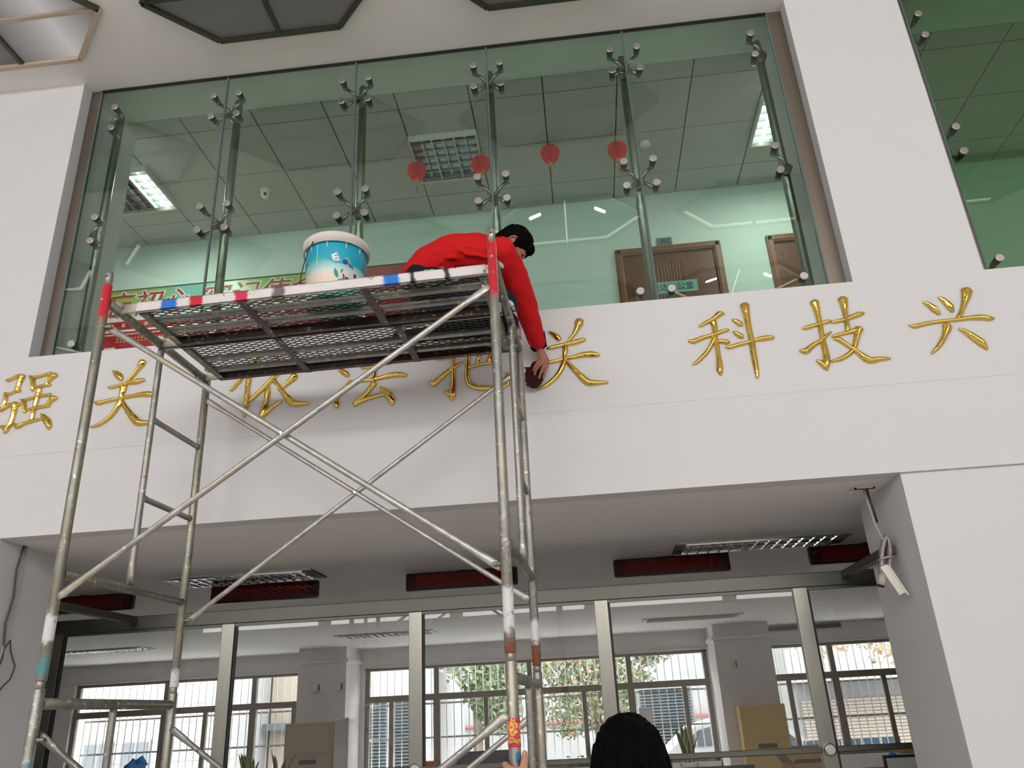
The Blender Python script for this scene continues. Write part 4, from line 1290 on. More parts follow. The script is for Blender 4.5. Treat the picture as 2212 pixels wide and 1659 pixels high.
# ------------------------------------------------------------------ red window-number displays hanging in a row
def led(cx, label):
    t = thing('red_display_panel', (cx, 6.42, 2.678), label, 'display', 'red display panels above the counter')
    MB().bevel_box((-0.455, -0.02, -0.070), (0.455, 0.035, 0.070), 0.012).build('housing', M['black'], t)
    MB().bevel_box((-0.440, -0.0245, -0.058), (0.440, -0.018, 0.058), 0.004).build('screen', M['led_red'], t)
    MB().box((-0.37, -0.0255, -0.054), (0.355, -0.0246, 0.054)).build('display_window', M['led_glow'], t)
    MB().box((-0.03, 0.0, 0.068), (0.03, 0.02, 0.0765)).build('hanger', M['black'], t)
    MB().tube((-0.405, -0.026, -0.006), (-0.405, -0.0246, -0.006), 0.010, 12).build('indicator', M['led_glow'], t)
    return t


led(-4.24, 'dark red display panel at far left, behind the front scaffold post')
led(-2.66, 'dark red display panel under the left louvred lamp')
led(-1.02, 'dark red display panel behind the right scaffold posts')
led(0.66, 'dark red display panel with bright reflections, left of the right louvred lamp')
led(2.18, 'dark red display panel at right, partly hidden by the white pier')

# ------------------------------------------------------------------ counter partition of steel and glass
YP = 5.55
t = thing('counter_partition', (0, YP, 0), 'brushed steel and glass counter partition inside the office opening', 'partition')
MB().bevel_box((-3.95, -0.03, 2.337), (2.40, 0.03, 2.428), 0.004).build('header_beam', M['steel_h'], t)
MB().box((-3.95, -0.018, 2.318), (2.40, 0.018, 2.3372)).build('glazing_channel', M['steel_h'], t)
for x in (-3.80, -2.535, -1.205, 0.068, 1.385):
    MB().bevel_box((x - 0.046, -0.028, 0.0), (x + 0.046, 0.028, 2.337), 0.004).build('mullion', M['steel'], t)
    MB().box((x + 0.0465, -0.012, 1.2), (x + 0.060, 0.012, 2.318)).build('gasket', M['rubber'], t)
for a, b in ((-3.74, -2.585), (-2.475, -1.255), (-1.145, 0.018), (0.128, 1.335), (1.445, 2.38)):
    MB().box((a, -0.006, 0.9), (b, 0.006, 2.325)).build('pane', M['clear_glass'], t)
for a, b in ((-2.49, -1.25), (-1.16, 0.02), (0.114, 1.34), (1.43, 2.40)):
    MB().bevel_box((a, -0.045, 1.342), (b, -0.012, 1.377), 0.006).build('rail', M['steel_h'], t)
for x in (-1.205, 1.385):
    MB().path([(x, -0.028, 1.36), (x, -0.055, 1.36), (x, -0.062, 1.36)], [0.036, 0.036, 0.028], 20).build('rail_boss', M['bolt'], t)
for x in (-3.23, 1.69):
    MB().bar((x, -0.03, 2.40), (x, -0.93, 2.40), 0.05, 0.045).build('return_beam', M['steel_h'], t)
t = thing('recessed_spotlight', (-3.75, 6.9, Z_SOFFIT), 'small round recessed spotlight above the left end of the partition', 'ceiling lamp')
MB().lathe([(0.03, -0.012), (0.062, -0.010), (0.070, -0.0005)], 24).build('trim_ring', M['bolt'], t)
MB().lathe([(0.022, -0.020), (0.03, -0.0125)], 20).build('lamp_lens', M['unlit_tube'], t)

# counter top and the things on it
t = thing('service_counter', (0, 0, 0), 'stone service counter behind the glass partition, below the frame', 'counter')
MB().bevel_box((-4.0, 5.60, 1.04), (3.2, 7.55, 1.10), 0.008).build('counter_top', M['ext_grey'], t)
MB().box((-3.9, 5.75, 0.0), (3.1, 7.4, 1.04)).build('counter_base', M['office_wall'], t)


def sword_plant(x, y, z, seed, n, hmax, label, pot=True):
    rnd = random.Random(seed)
    t = thing('snake_plant', (x, y, z), label, 'plant', 'snake plants on the counter')
    if pot:
        MB().lathe([(0.045, 0.0), (0.056, 0.01), (0.068, 0.11), (0.070, 0.118), (0.062, 0.118), (0.060, 0.10)], 24).build('pot', M['pot'], t)
        MB().lathe([(0.02, 0.100), (0.059, 0.102)], 20).build('potting_soil', M['soil'], t)
    for i in range(n):
        a = rnd.uniform(0, 2 * PI)
        h = hmax * rnd.uniform(0.55, 1.0)
        lean = rnd.uniform(0.05, 0.40)
        w = rnd.uniform(0.018, 0.030)
        b = Vector((0.03 * math.cos(a), 0.03 * math.sin(a), 0.10))
        side = Vector((-math.sin(a), math.cos(a), 0))
        q, uv = [], []
        S = 7
        for s in range(S + 1):
            u = s / S
            p = b + Vector((math.cos(a) * lean * h * u * u, math.sin(a) * lean * h * u * u, h * u))
            ww = w * (0.75 + 0.5 * u) * (1 - u ** 4) + 0.0006
            cup = Vector((math.cos(a), math.sin(a), 0)) * -0.006 * (1 - u)
            q += [p - side * ww, p + cup, p + side * ww]
            uv += [(0.0, u), (0.5, u), (1.0, u)]
        fs = []
        for s in range(S):
            for k in range(2):
                fs.append((s * 3 + k, s * 3 + k + 1, s * 3 + k + 4, s * 3 + k + 3))
        me = MB().add(q, fs, 0, True).mesh('sword_leaf', M['sword_leaf'])
        ul = me.uv_layers.new(name='UVMap')
        for lp in me.loops:
            ul.data[lp.index].uv = uv[lp.vertex_index]
        link('sword_leaf', me, t)
    return t


sword_plant(-2.72, 6.5, 1.10, 3, 12, 0.30, 'snake plant on the counter at the left mullion, a wide clump of leaves')
sword_plant(-2.47, 6.5, 1.10, 9, 6, 0.36, 'smaller snake plant with three tall leaves, right of the wide clump')
sword_plant(0.62, 6.5, 1.15, 5, 9, 0.28, 'snake plant in a white pot beside the black-haired head')
sword_plant(-3.05, 6.6, 1.10, 8, 5, 0.24, 'low snake plant tip showing at the lowest left brace')

t = thing('leafy_plant', (-0.25, 6.6, 1.10), 'small plant with bright green leaves left of the black-haired head', 'plant')
MB().lathe([(0.04, 0.0), (0.055, 0.09), (0.05, 0.09), (0.048, 0.08)], 20).build('pot', M['pot'], t)
rnd = random.Random(4)
for i in range(16):
    a, h = rnd.uniform(0, 2 * PI), rnd.uniform(0.10, 0.27)
    d = Vector((math.cos(a), math.sin(a), 0))
    p = d * rnd.uniform(0.02, 0.085) + Vector((0, 0, h))
    MB().path([(0, 0, 0.07), d * 0.02 + Vector((0, 0, h * 0.7)), p], 0.0025, 6).build('stem', M['leaf'], t)
    s = Vector((-d.y, d.x, 0)) * 0.018
    tip = p + d * 0.05 + Vector((0, 0, -0.012))
    m_ = (p + tip) / 2 + Vector((0, 0, 0.008))
    MB().add([p, m_ - s, tip, m_ + s, m_ + Vector((0, 0, -0.004))], [(0, 4, 1), (1, 4, 2), (2, 4, 3), (3, 4, 0)], 0, True).build('leaf', M['leaf'], t)

t = thing('red_tray', (-1.33, 6.45, 1.28), 'bright red plastic tray beside the middle mullion', 'tray')
MB().lathe([(0.055, 0.0), (0.072, 0.075), (0.068, 0.075), (0.052, 0.006)], 28).build('bowl', M['red_plastic'], t)
MB().lathe([(0.074, 0.070), (0.074, 0.078), (0.068, 0.078)], 28).build('rim', M['red_plastic'], t)
t = thing('document_rack', (-1.25, 6.55, 1.10), 'low white rack on the counter carrying the red tray', 'rack')
MB().box((-0.40, -0.20, 0.160), (0.40, 0.12, 0.178)).build('shelf', M['white_plastic'], t)
for x in (-0.39, 0.37):
    MB().box((x, -0.20, 0.0), (x + 0.02, 0.12, 0.160)).build('side_panel', M['white_plastic'], t)
t = thing('paper_box', (-1.14, 6.52, 1.279), 'small pale paper box beside the red tray', 'box')
MB().bevel_box((-0.03, -0.03, 0.0), (0.03, 0.03, 0.075), 0.004).build('box_body', M['cardboard'], t)
MB().bevel_box((-0.031, -0.031, 0.060), (0.031, 0.031, 0.082), 0.003).build('box_lid', M['paper'], t)


def carton(x, y, z, sx, sy, sz, rz, label, open_):
    t = thing('cardboard_box', (x, y, z), label, 'box', 'cardboard boxes on the counter', rz)
    b = MB()
    w = 0.005
    b.box((-sx, -sy, 0), (sx, sy, w))
    for lo, hi in (((-sx, -sy, 0), (sx, -sy + w, sz)), ((-sx, sy - w, 0), (sx, sy, sz)), ((-sx, -sy, 0), (-sx + w, sy, sz)), ((sx - w, -sy, 0), (sx, sy, sz))):
        b.box(lo, hi)
    b.build('box_body', M['cardboard'], t)
    if open_:
        for p0, p1, d in (((-sx, -sy, sz), (sx, -sy, sz), (0, -0.06, 0.03)), ((-sx, sy, sz), (sx, sy, sz), (0, 0.05, 0.06)), ((-sx, -sy, sz), (-sx, sy, sz), (-0.05, 0, 0.07)), ((sx, -sy, sz), (sx, sy, sz), (0.09, 0, -0.02))):
            p0, p1, d = Vector(p0), Vector(p1), Vector(d)
            MB().prism([p0, p1, p1 + d, p0 + d], (0, 0, 0.004)).build('box_flap', M['cardboard'], t)
    else:
        MB().box((-sx, -sy, sz), (sx, -0.002, sz + 0.004)).build('box_flap', M['cardboard'], t)
        MB().box((-sx, 0.002, sz), (sx, sy, sz + 0.004)).build('box_flap', M['cardboard'], t)
    return t


carton(1.42, 6.45, 1.10, 0.12, 0.10, 0.135, 0.2, 'open cardboard box with raised flaps left of the right mullion', True)
carton(1.58, 6.85, 1.10, 0.11, 0.11, 0.215, 0.1, 'closed cardboard box behind the open one', False)


def monitor(x, y, ztop, label, rz=0.0, bright=False):
    t = thing('computer_monitor', (x, y, 1.10), label, 'monitor', 'monitors on the counter', rz)
    h = ztop - 1.10
    MB().bevel_box((-0.25, -0.02, h - 0.30 if h > 0.34 else 0.02), (0.25, 0.025, h), 0.008).build('bezel', M['black'], t)
    MB().box((-0.235, -0.0215, max(0.03, h - 0.285)), (0.235, -0.0202, h - 0.018)).build('screen', M['paper'] if bright else M['black'], t)
    MB().box((-0.10, -0.07, 0.0), (0.10, 0.09, 0.012)).build('stand', M['black'], t)
    MB().box((-0.025, 0.02, 0.012), (0.025, 0.05, max(0.03, h - 0.05))).build('stand_neck', M['black'], t)
    return t


monitor(2.22, 6.42, 1.255, 'black monitor edge at the foot of the white pier', -0.05, True)
monitor(0.80, 6.30, 1.245, 'black monitor top between the head and the yellow cabinet')
monitor(-0.90, 6.75, 1.40, 'black monitor behind the two lowest right-hand braces')

t = thing('spray_bottle', (2.14, 6.75, 1.10), 'small bottle of blue liquid beside the white pier', 'bottle')
MB().lathe([(0.030, 0.0), (0.033, 0.01), (0.033, 0.13), (0.014, 0.155), (0.012, 0.165)], 20).build('bottle_body', M['blue_plastic'], t)
MB().lathe([(0.014, 0.165), (0.014, 0.19), (0.008, 0.20)], 14).build('bottle_cap', M['white_plastic'], t)
t = thing('paper_stack', (2.32, 6.85, 1.10), 'stack of coloured folders at the white pier', 'folders')
for i, c in enumerate(('blue_plastic', 'red_plastic', 'paper', 'lantern_trim')):
    MB().box((-0.10, -0.12, 0.05 * i), (0.10, 0.12, 0.05 * i + 0.045)).build('folder', M[c], t)


def blue_bag():
    t = thing('blue_plastic_bag', (-3.62, 6.45, 1.10), 'blue plastic bag at the foot of the rear left scaffold post', 'bag')
    b = MB()
    prof = [(0.10, 0.0), (0.125, 0.06), (0.12, 0.17), (0.10, 0.27), (0.075, 0.33), (0.03, 0.36)]
    n = 20
    q, fs = [], []
    for i, (r, h) in enumerate(prof):
        for j in range(n):
            a = 2 * PI * j / n
            rr = r * (1 + 0.10 * math.sin(5 * a + i) + 0.05 * math.sin(9 * a - 2 * i))
            q.append((rr * math.cos(a), rr * 0.7 * math.sin(a), h * (1 + 0.06 * math.sin(3 * a))))
    for i in range(len(prof) - 1):
        for j in range(n):
            fs.append((i * n + j, i * n + (j + 1) % n, (i + 1) * n + (j + 1) % n, (i + 1) * n + j))
    fs.append(tuple((len(prof) - 1) * n + j for j in range(n)))
    b.add(q, fs, 0, True).build('bag_body', M['blue_plastic'], t)
    MB().path([(0.0, 0, 0.35), (0.05, 0, 0.38), (0.10, 0.0, 0.33)], [0.015, 0.02, 0.01], 10).build('bag_handle', M['blue_plastic'], t)


blue_bag()


def cabinet(x0, x1, y, h, mat, label):
    t = thing('office_cabinet', ((x0 + x1) / 2, y, 0), label, 'cabinet', 'tall cabinets in front of the pillars')
    w = (x1 - x0) / 2
    MB().bevel_box((-w, 0.0, 0.0), (w, 0.30, h), 0.008).build('cabinet_body', M[mat], t)
    MB().bevel_box((-w + 0.07, -0.014, h - 0.42), (w - 0.05, 0.0, h - 0.06), 0.006).build('upper_door', M[mat], t)
    MB().bevel_box((-w + 0.02, -0.012, 0.05), (w - 0.02, 0.0, h - 0.46), 0.006).build('lower_door', M[mat], t)
    MB().box((-0.13, -0.020, h - 0.56), (0.13, -0.012, h - 0.50)).build('name_strip', M['dark_cable'], t)
    return t


cabinet(1.96, 2.60, 12.36, 1.60, 'cabinet', 'ochre yellow cabinet in front of the right-hand office pillar')
cabinet(-4.66, -3.92, 12.36, 1.68, 'cabinet_pale', 'pale beige cabinet in front of the left-hand office pillar')
for i, (x, lab) in enumerate(((-4.33, 'pale yellow wall lamp, the left one of two on the left-hand office pillar'), (-3.97, 'pale yellow wall lamp, the right one of two on the left-hand office pillar'), (2.02, 'pale yellow wall lamp on the right-hand office pillar'))):
    t = thing('wall_lamp', (x, 12.70, 2.17), lab, 'lamp', 'wall lamps on the pillars')
    MB().bevel_box((-0.05, -0.055, -0.06), (0.035, -0.012, 0.06), 0.015).build('lamp_head', M['cream_plastic'], t)
    MB().box((0.0, -0.012, -0.045), (0.06, 0.0, 0.045)).build('wall_plate', M['dark_cable'], t)
t = thing('air_conditioner', (-3.78, 12.28, 0), 'white standing air conditioner beside the pale beige cabinet', 'air conditioner')
MB().bevel_box((-0.11, 0, 0), (0.11, 0.22, 1.72), 0.02).build('unit_body', M['white_plastic'], t)
MB().bevel_box((-0.08, -0.006, 1.35), (0.08, 0.0, 1.65), 0.004).build('air_outlet', M['lamp_trim'], t)
t = thing('window_notice', (0.70, 13.52, 1.52), 'white paper notice stuck on the window behind the black-haired head', 'notice')
MB().box((-0.09, 0.0, -0.13), (0.10, 0.003, 0.12)).build('notice_sheet', M['paper'], t)
MB().box((-0.06, -0.001, 0.09), (0.07, 0.0, 0.105)).build('notice_tape', M['cream_plastic'], t)

# ------------------------------------------------------------------ loose cables in the opening
t = thing('loose_wires', (0, 0, 0), 'bare grey and black wires hanging down the white pier at the left edge', 'cable')
MB().path([(-3.425, 4.528, 2.755), (-3.412, 4.50, 2.70), (-3.41, 4.48, 2.60), (-3.41, 4.497, 2.444), (-3.41, 4.47, 2.29), (-3.41, 4.495, 2.16), (-3.41, 4.50, 2.10), (-3.41, 4.46, 1.98), (-3.41, 4.44, 1.80)], 0.0065, 8).build('black_wire', M['dark_cable'], t)
MB().path([(-3.42, 4.545, 2.755), (-3.412, 4.535, 2.65), (-3.41, 4.525, 2.45), (-3.41, 4.50, 2.22), (-3.41, 4.49, 2.14), (-3.41, 4.47, 2.02), (-3.41, 4.42, 1.85)], 0.0055, 8).build('grey_wire', M['grey_cable'], t)
MB().path([(-3.41, 4.495, 2.14), (-3.41, 4.54, 2.20), (-3.41, 4.56, 2.14), (-3.41, 4.62, 2.06), (-3.41, 4.60, 1.99), (-3.41, 4.55, 1.95), (-3.41, 4.49, 1.88)], 0.0045, 8).build('curled_wire', M['dark_cable'], t)

t = thing('hanging_cable', (0, 0, 0), 'tied coil of grey cable with a plug hanging from the soffit at the right pier', 'cable')
CB = [(1.612, 4.60, 2.755), (1.614, 4.60, 2.70), (1.622, 4.60, 2.63), (1.628, 4.60, 2.55), (1.645, 4.60, 2.48), (1.662, 4.60, 2.435)]
MB().path(CB, 0.0075, 10).build('grey_cable', M['grey_cable'], t)
MB().path([(p[0] + 0.012, p[1] - 0.012, p[2] - 0.0) for p in CB[:4]], 0.0065, 8).build('black_cable', M['black'], t)
rnd = random.Random(2)
for i in range(5):
    pts = []
    for s in range(17):
        a = 2 * PI * s / 16
        ex, ez = 0.020 + 0.004 * rnd.random(), 0.115 + 0.006 * i
        u, v = ex * math.cos(a), ez * math.sin(a)
        tl = -0.30
        pts.append((1.640 + u * math.cos(tl) - v * math.sin(tl) * -1.0 * -1.0 * 0.9, 4.60 + (i - 2) * 0.011, 2.350 + v * 0.95))
    MB().path(pts, 0.0075, 8).build('cable_loop', M['grey_cable'] if i != 3 else M['black'], t)
MB().path([(1.612, 4.562, 2.345), (1.640, 4.552, 2.35), (1.672, 4.565, 2.353), (1.672, 4.635, 2.353), (1.612, 4.635, 2.345), (1.612, 4.562, 2.345)], 0.005, 8).build('cable_tie', M['grey_cable'], t)
MB().path([(1.600, 4.58, 2.262), (1.592, 4.58, 2.235), (1.580, 4.58, 2.205)], [0.018, 0.024, 0.022], 14).build('plug', M['grey_cable'], t)
MB().path([(1.580, 4.58, 2.206), (1.577, 4.58, 2.198)], [0.019, 0.019], 14).build('plug_socket', M['black'], t)
t = thing('trunking_strip', (0, 0, 0), 'cream plastic trunking strip dangling below the cable coil', 'strip')
MB().bar((1.612, 4.57, 2.305), (1.672, 4.55, 2.150), 0.040, 0.016, (0, 1, 0)).build('strip_cover', M['cream_plastic'], t)
MB().bar((1.636, 4.562, 2.305), (1.696, 4.542, 2.140), 0.006, 0.020, (0, 1, 0)).build('strip_edge', M['white_plastic'], t)
t = thing('junction_plate', (1.60, 4.57, Z_SOFFIT), 'small broken ceiling plate where the cable comes out of the soffit', 'plate')
MB().bevel_box((-0.035, -0.012, -0.010), (0.055, 0.012, -0.0005), 0.003).build('plate', M['white_plastic'], t)
MB().box((-0.045, 0.014, -0.012), (0.07, 0.024, -0.0005)).build('slot', M['black'], t)
MB().ball((-0.055, 0.06, -0.012), 0.012, None, 12, 8).build('patch', M['white_plastic'], t)

# ------------------------------------------------------------------ the street outside the office windows
struct('ground', MB().box((-40, 14.2, -0.15), (40, 60, -0.05)), M['asphalt'], 'pale street pavement outside the office windows')


def building(name, x0, x1, y, h, mat, label, wins, bands=(), depth=5.0):
    t = thing(name, (0, y, 0), label, 'building')
    MB().box((x0, 0, -0.05), (x1, depth, h)).build('wall', M[mat], t)
    for (a, b, c, d, wm) in wins:
        f = MB().bevel_box((a, -0.06, b), (c, 0.0, d), 0.01).build('window', M['ext_grey'], t)
        for k in range(2):
            xa = a + 0.06 + k * ((c - a) / 2 - 0.02)
            MB().box((xa, -0.075, b + 0.06), (xa + (c - a) / 2 - 0.10, -0.055, d - 0.06)).build('pane', M[wm], f)
    for (b, d, bmat, dep) in bands:
        MB().box((x0 - 0.02, -dep, b), (x1 + 0.02, 0.0, d)).build('band', M[bmat], t)
    return t


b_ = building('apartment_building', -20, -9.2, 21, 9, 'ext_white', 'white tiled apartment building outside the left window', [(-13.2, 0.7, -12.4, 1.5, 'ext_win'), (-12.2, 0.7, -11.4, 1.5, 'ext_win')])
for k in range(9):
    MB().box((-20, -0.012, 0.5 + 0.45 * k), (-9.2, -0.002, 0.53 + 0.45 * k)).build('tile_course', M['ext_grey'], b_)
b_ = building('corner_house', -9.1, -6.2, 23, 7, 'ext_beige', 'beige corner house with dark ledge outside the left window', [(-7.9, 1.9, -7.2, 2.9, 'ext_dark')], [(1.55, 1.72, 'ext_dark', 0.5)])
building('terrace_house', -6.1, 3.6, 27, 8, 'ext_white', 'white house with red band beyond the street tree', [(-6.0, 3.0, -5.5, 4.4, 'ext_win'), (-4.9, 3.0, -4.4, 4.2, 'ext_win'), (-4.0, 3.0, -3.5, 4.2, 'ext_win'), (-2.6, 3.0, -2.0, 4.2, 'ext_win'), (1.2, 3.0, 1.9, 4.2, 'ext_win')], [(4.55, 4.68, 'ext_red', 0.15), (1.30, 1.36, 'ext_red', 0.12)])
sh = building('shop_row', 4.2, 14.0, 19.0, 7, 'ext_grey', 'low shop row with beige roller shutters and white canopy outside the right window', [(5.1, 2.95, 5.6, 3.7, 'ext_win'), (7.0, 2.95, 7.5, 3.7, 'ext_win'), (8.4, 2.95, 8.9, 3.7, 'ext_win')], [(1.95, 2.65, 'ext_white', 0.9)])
slat = MB().box((0, -0.05, 0), (2.2, 0.0, 0.055)).mesh('shutter_slat', M['ext_beige'])
for x in (4.35, 6.75, 9.15):
    for k in range(15):
        link('shutter_slat', slat, sh, (x, 0, 0.62 + 0.066 * k))
sg = building('side_gate_house', 0.8, 1.95, 18.0, 2.1, 'ext_grey', 'dark green louvred gate wall outside the middle window', [], (), 0.4)
slat = MB().prism([(0, -0.06, 0), (0, 0.0, 0.03), (0, 0.0, 0.055)], (1.05, 0, 0)).mesh('louvre_slat', M['ext_dark'])
for k in range(24):
    link('louvre_slat', slat, sg, (0.85, 0, 0.6 + 0.06 * k))
sv = building('guard_booth', -5.3, -3.5, 17.0, 2.6, 'ext_white', 'white booth with dark louvred shutters outside the middle window', [])
slat2 = MB().prism([(0, -0.06, 0), (0, 0.0, 0.03), (0, 0.0, 0.05)], (0.42, 0, 0)).mesh('louvre_slat', M['ext_dark'])
for x in (-4.72, -4.18):
    for k in range(22):
        link('louvre_slat', slat2, sv, (x, 0, 0.7 + 0.062 * k))


def tree(x, y, seed, blobs, n, label, mats):
    rnd = random.Random(seed)
    t = thing('street_tree', (x, y, 0), label, 'tree', 'street trees outside')
    MB().path([(0, 0, -0.05), (0.05, 0, 1.2), (0.0, 0.1, 2.2), (0.15, 0.0, 3.2)], [0.12, 0.10, 0.08, 0.05], 10).build('trunk', M['bark'], t)
    for p in ((0.9, 0.1, 2.9), (-0.8, 0.0, 3.1), (0.5, 0.3, 3.6), (-0.5, -0.2, 3.7)):
        MB().path([(0.03, 0.05, 1.8), (p[0] * 0.5, p[1] * 0.5, (1.8 + p[2]) / 2 + 0.1), p], [0.05, 0.035, 0.015], 8).build('branch', M['bark'], t)
    for mi, m_ in enumerate(mats):
        b = MB()
        for i in range(n if mi == 0 else n // 3):
            c, r = rnd.choice(blobs)
            while True:
                d = Vector((rnd.uniform(-1, 1), rnd.uniform(-1, 1), rnd.uniform(-1, 1)))
                if d.length < 1:
                    break
            p = Vector(c) + d * r
            s = rnd.uniform(0.05, 0.10)
            u = Vector((rnd.uniform(-1, 1), rnd.uniform(-1, 1), rnd.uniform(-1, 1))).normalized()
            v = u.orthogonal().normalized()
            b.add([p - u * s, p - v * s * 0.5, p + u * s, p + v * s * 0.5], [(0, 1, 2, 3)])
        o = b.build('leaves' if mi == 0 else 'yellow_leaves', M[m_], t)
        o['kind'] = 'stuff'
    return t


tree(-2.7, 18.5, 1, [((0, 0, 3.1), 1.0), ((0.8, 0.2, 2.7), 0.75), ((-0.5, 0, 3.4), 0.6), ((0.3, 0, 2.2), 0.6), ((0.5, 0, 1.8), 0.55), ((1.2, 0.2, 3.3), 0.7)], 3600, 'leafy green street tree outside the middle window, left of the scaffold post', ['tree_leaf'])
tree(-0.1, 20.8, 2, [((0, 0, 3.3), 1.0), ((0.9, 0.2, 3.0), 0.9), ((-0.9, 0, 2.9), 0.8), ((0.2, 0, 2.0), 0.9), ((-0.6, 0, 1.8), 0.8), ((0.9, 0, 1.8), 0.8), ((1.5, 0.2, 3.3), 0.7)], 3600, 'yellowing street tree outside the middle window, right of the scaffold post', ['tree_leaf', 'tree_leaf_gold'])
tree(8.2, 16.9, 3, [((-3.2, 0, 2.9), 0.5), ((-2.4, 0.2, 2.6), 0.5), ((-3.9, 0, 2.7), 0.4), ((-1.4, 0, 3.0), 0.6)], 420, 'sparse yellow-green branches outside the right window', ['tree_leaf_gold', 'tree_leaf'])


def car():
    t = thing('parked_car', (2.4, 16.6, -0.05), 'white car parked outside the middle window, its roof behind the head', 'car')
    prof = [(-1.9, 0.35), (-1.95, 0.75), (-1.2, 0.95), (-0.75, 1.32), (-0.1, 1.46), (0.7, 1.42), (1.25, 1.0), (1.95, 0.85), (2.0, 0.4), (1.9, 0.28), (-1.8, 0.28)]
    MB().prism([(x, -0.8, z) for x, z in prof], (0, 1.6, 0)).build('car_body', M['ext_white'], t)
    for a in (((-0.68, 1.26), (-0.12, 1.38), (-0.12, 1.0), (-1.0, 1.0)), ((-0.04, 1.38), (0.66, 1.34), (1.08, 1.0), (-0.04, 1.0))):
        MB().prism([(x, -0.812, z) for x, z in reversed(a)], (0, 0.012, 0)).build('car_window', M['ext_win'], t)
    for x in (-1.25, 1.3):
        MB().tube((x, -0.83, 0.30), (x, -0.62, 0.30), 0.30, 20).build('wheel', M['black'], t)
    return t


car()
for i in range(6):
    t = thing('sky_print_panel', (2.98 + 0.30 * i, 14.02, 0.0), 'blue sky print panel leaning outside the foot of the right window', 'panel', 'blue print panels outside the right window')
    MB().box((-0.13, 0, 0.35), (0.13, 0.02, 1.02)).build('print', M['sky_print'], t)
    MB().box((-0.14, 0.02, 0.34), (0.14, 0.03, 1.03)).build('backing', M['ext_white'], t)

# ------------------------------------------------------------------ scaffold tower
B0, RY = Vector((-2.1344, 3.0514, 0.0)), -0.025
TW = thing('scaffold_tower', B0, 'two-storey galvanised tube scaffold tower standing before the fascia', 'scaffold', None, RY)
WHITE = (0.72, 0.73, 0.74, 1)
RUST = (0.20, 0.065, 0.03, 1)
TEAL = (0.10, 0.28, 0.30, 1)
LU, LV = 1.83, 0.987
BLUE = (0.03, 0.20, 0.45, 1)
POSTS = {
    (0, 0): [(3.445, 3.600, RED), (2.02, 2.10, WHITE), (1.90, 1.93, TEAL)],
    (0, 1): [(1.87, 1.93, WHITE)],
    (1, 0): [(3.35, 3.600, RED), (1.955, 2.075, WHITE), (1.86, 1.895, RUST)],
    (1, 1): [(1.985, 2.05, WHITE), (1.86, 1.955, RUST)],
}
for (iu, iv), bands in POSTS.items():
    u, v = LU * iu, LV * iv
    rr = 0.0212
    mt = galvanised('galvanised_post_%d%d' % (iu, iv), (0.36, 0.355, 0.325, 1) if iu else (0.32, 0.315, 0.265, 1), bands)
    MB().path([(u, v, 1.862), (u, v, 1.866), (u, v, 3.606), (u, v, 3.611)], [rr - 0.002, rr, rr, rr - 0.002], 20).build('upper_post', mt, TW)
    MB().path([(u, v, 1.82), (u, v, 1.88)], 0.0178, 16).build('coupling_pin', M['galv'], TW)
    pin = MB().path([(u, v, 3.60), (u, v, 3.672), (u, v, 3.680)], [0.0178, 0.0178, 0.0150], 16)
    o = pin.build('coupling_pin', M['galv'], TW)
    MB().tube((u, v - 0.0182, 3.652), (u, v - 0.0170, 3.652), 0.0055, 10).build('pin_hole', M['black'], o)
    mt = galvanised('galvanised_lower_post_%d%d' % (iu, iv), (0.38, 0.37, 0.33, 1), [(1.50, 1.56, TEAL)] if (iu, iv) == (0, 0) else [], rust=0.7)
    o = MB().path([(u, v, 0.02), (u, v, 1.832), (u, v, 1.836)], [rr + 0.0005, rr + 0.0005, rr - 0.001], 20).build('lower_post', mt, TW)
    MB().box((u - 0.06, v - 0.06, 0.0), (u + 0.06, v + 0.06, 0.02)).build('base_plate', M['galv'], TW)
    s = 1 if iu == 0 else -1
    for z in (3.39, 2.185, 1.655, 0.45):
        p = MB().path([(u + s * 0.018, v, z), (u + s * 0.044, v, z)], 0.008, 10)
        p.ball((u + s * 0.045, v, z), 0.010, None, 10, 8)
        p.build('lock_pin', M['galv'], TW)
    if iv == 0:
        MB().path([(u, v - 0.0205, 3.525), (u, v - 0.0255, 3.525)], [0.006, 0.005], 10).build('weld_stud', M['bolt'], TW)
for iu, v_up, v_lo in ((0, 0.495, 0.50), (1, 0.625, 0.555)):
    u = LU * iu
    for z, mt in ((3.53, 'galv_green'), (1.782, 'galv_green')):
        MB().path([(u, 0.018, z), (u, LV - 0.018, z)], 0.0212, 18).build('transom', M[mt], TW)
    for z in (2.277, 0.42):
        MB().path([(u, 0.018, z), (u, 0.55, z), (u, 0.56, z), (u, LV - 0.018, z)], [0.0205, 0.0205, 0.019, 0.019], 16).build('lower_bar', M['galv_green'], TW)
    for vv, zt, zb in ((v_up, 3.512, 2.300), (v_lo, 1.765, 0.445)):
        MB().path([(u, vv, zt), (u, vv, zt - 0.03), (u, vv, zb + 0.10), (u, vv, zb + 0.04), (u, vv, zb - 0.004)], 0.0165, 16, squash=[None, None, None, (0.75, 1.1), (0.40, 1.15)]).build('ladder_tube', M['galv'], TW)
        for zr in (zt - 0.392, zt - 0.797):
            MB().path([(u, vv + 0.010, zr), (u, vv + 0.05, zr - 0.002), (u, LV - 0.05, zr - 0.002), (u, LV - 0.016, zr)], 0.0145, 14, squash=[(1.35, 0.7), None, None, (1.25, 0.8)]).build('ladder_rung', M['galv'], TW)
    for vv in (0.105, 0.30, 0.52, 0.86):
        MB().path([(u + (0.0 if iu else 0.0), vv, 3.510), (u, vv, 3.490)], [0.006, 0.005], 8).build('weld_stud', M['galv'], TW)


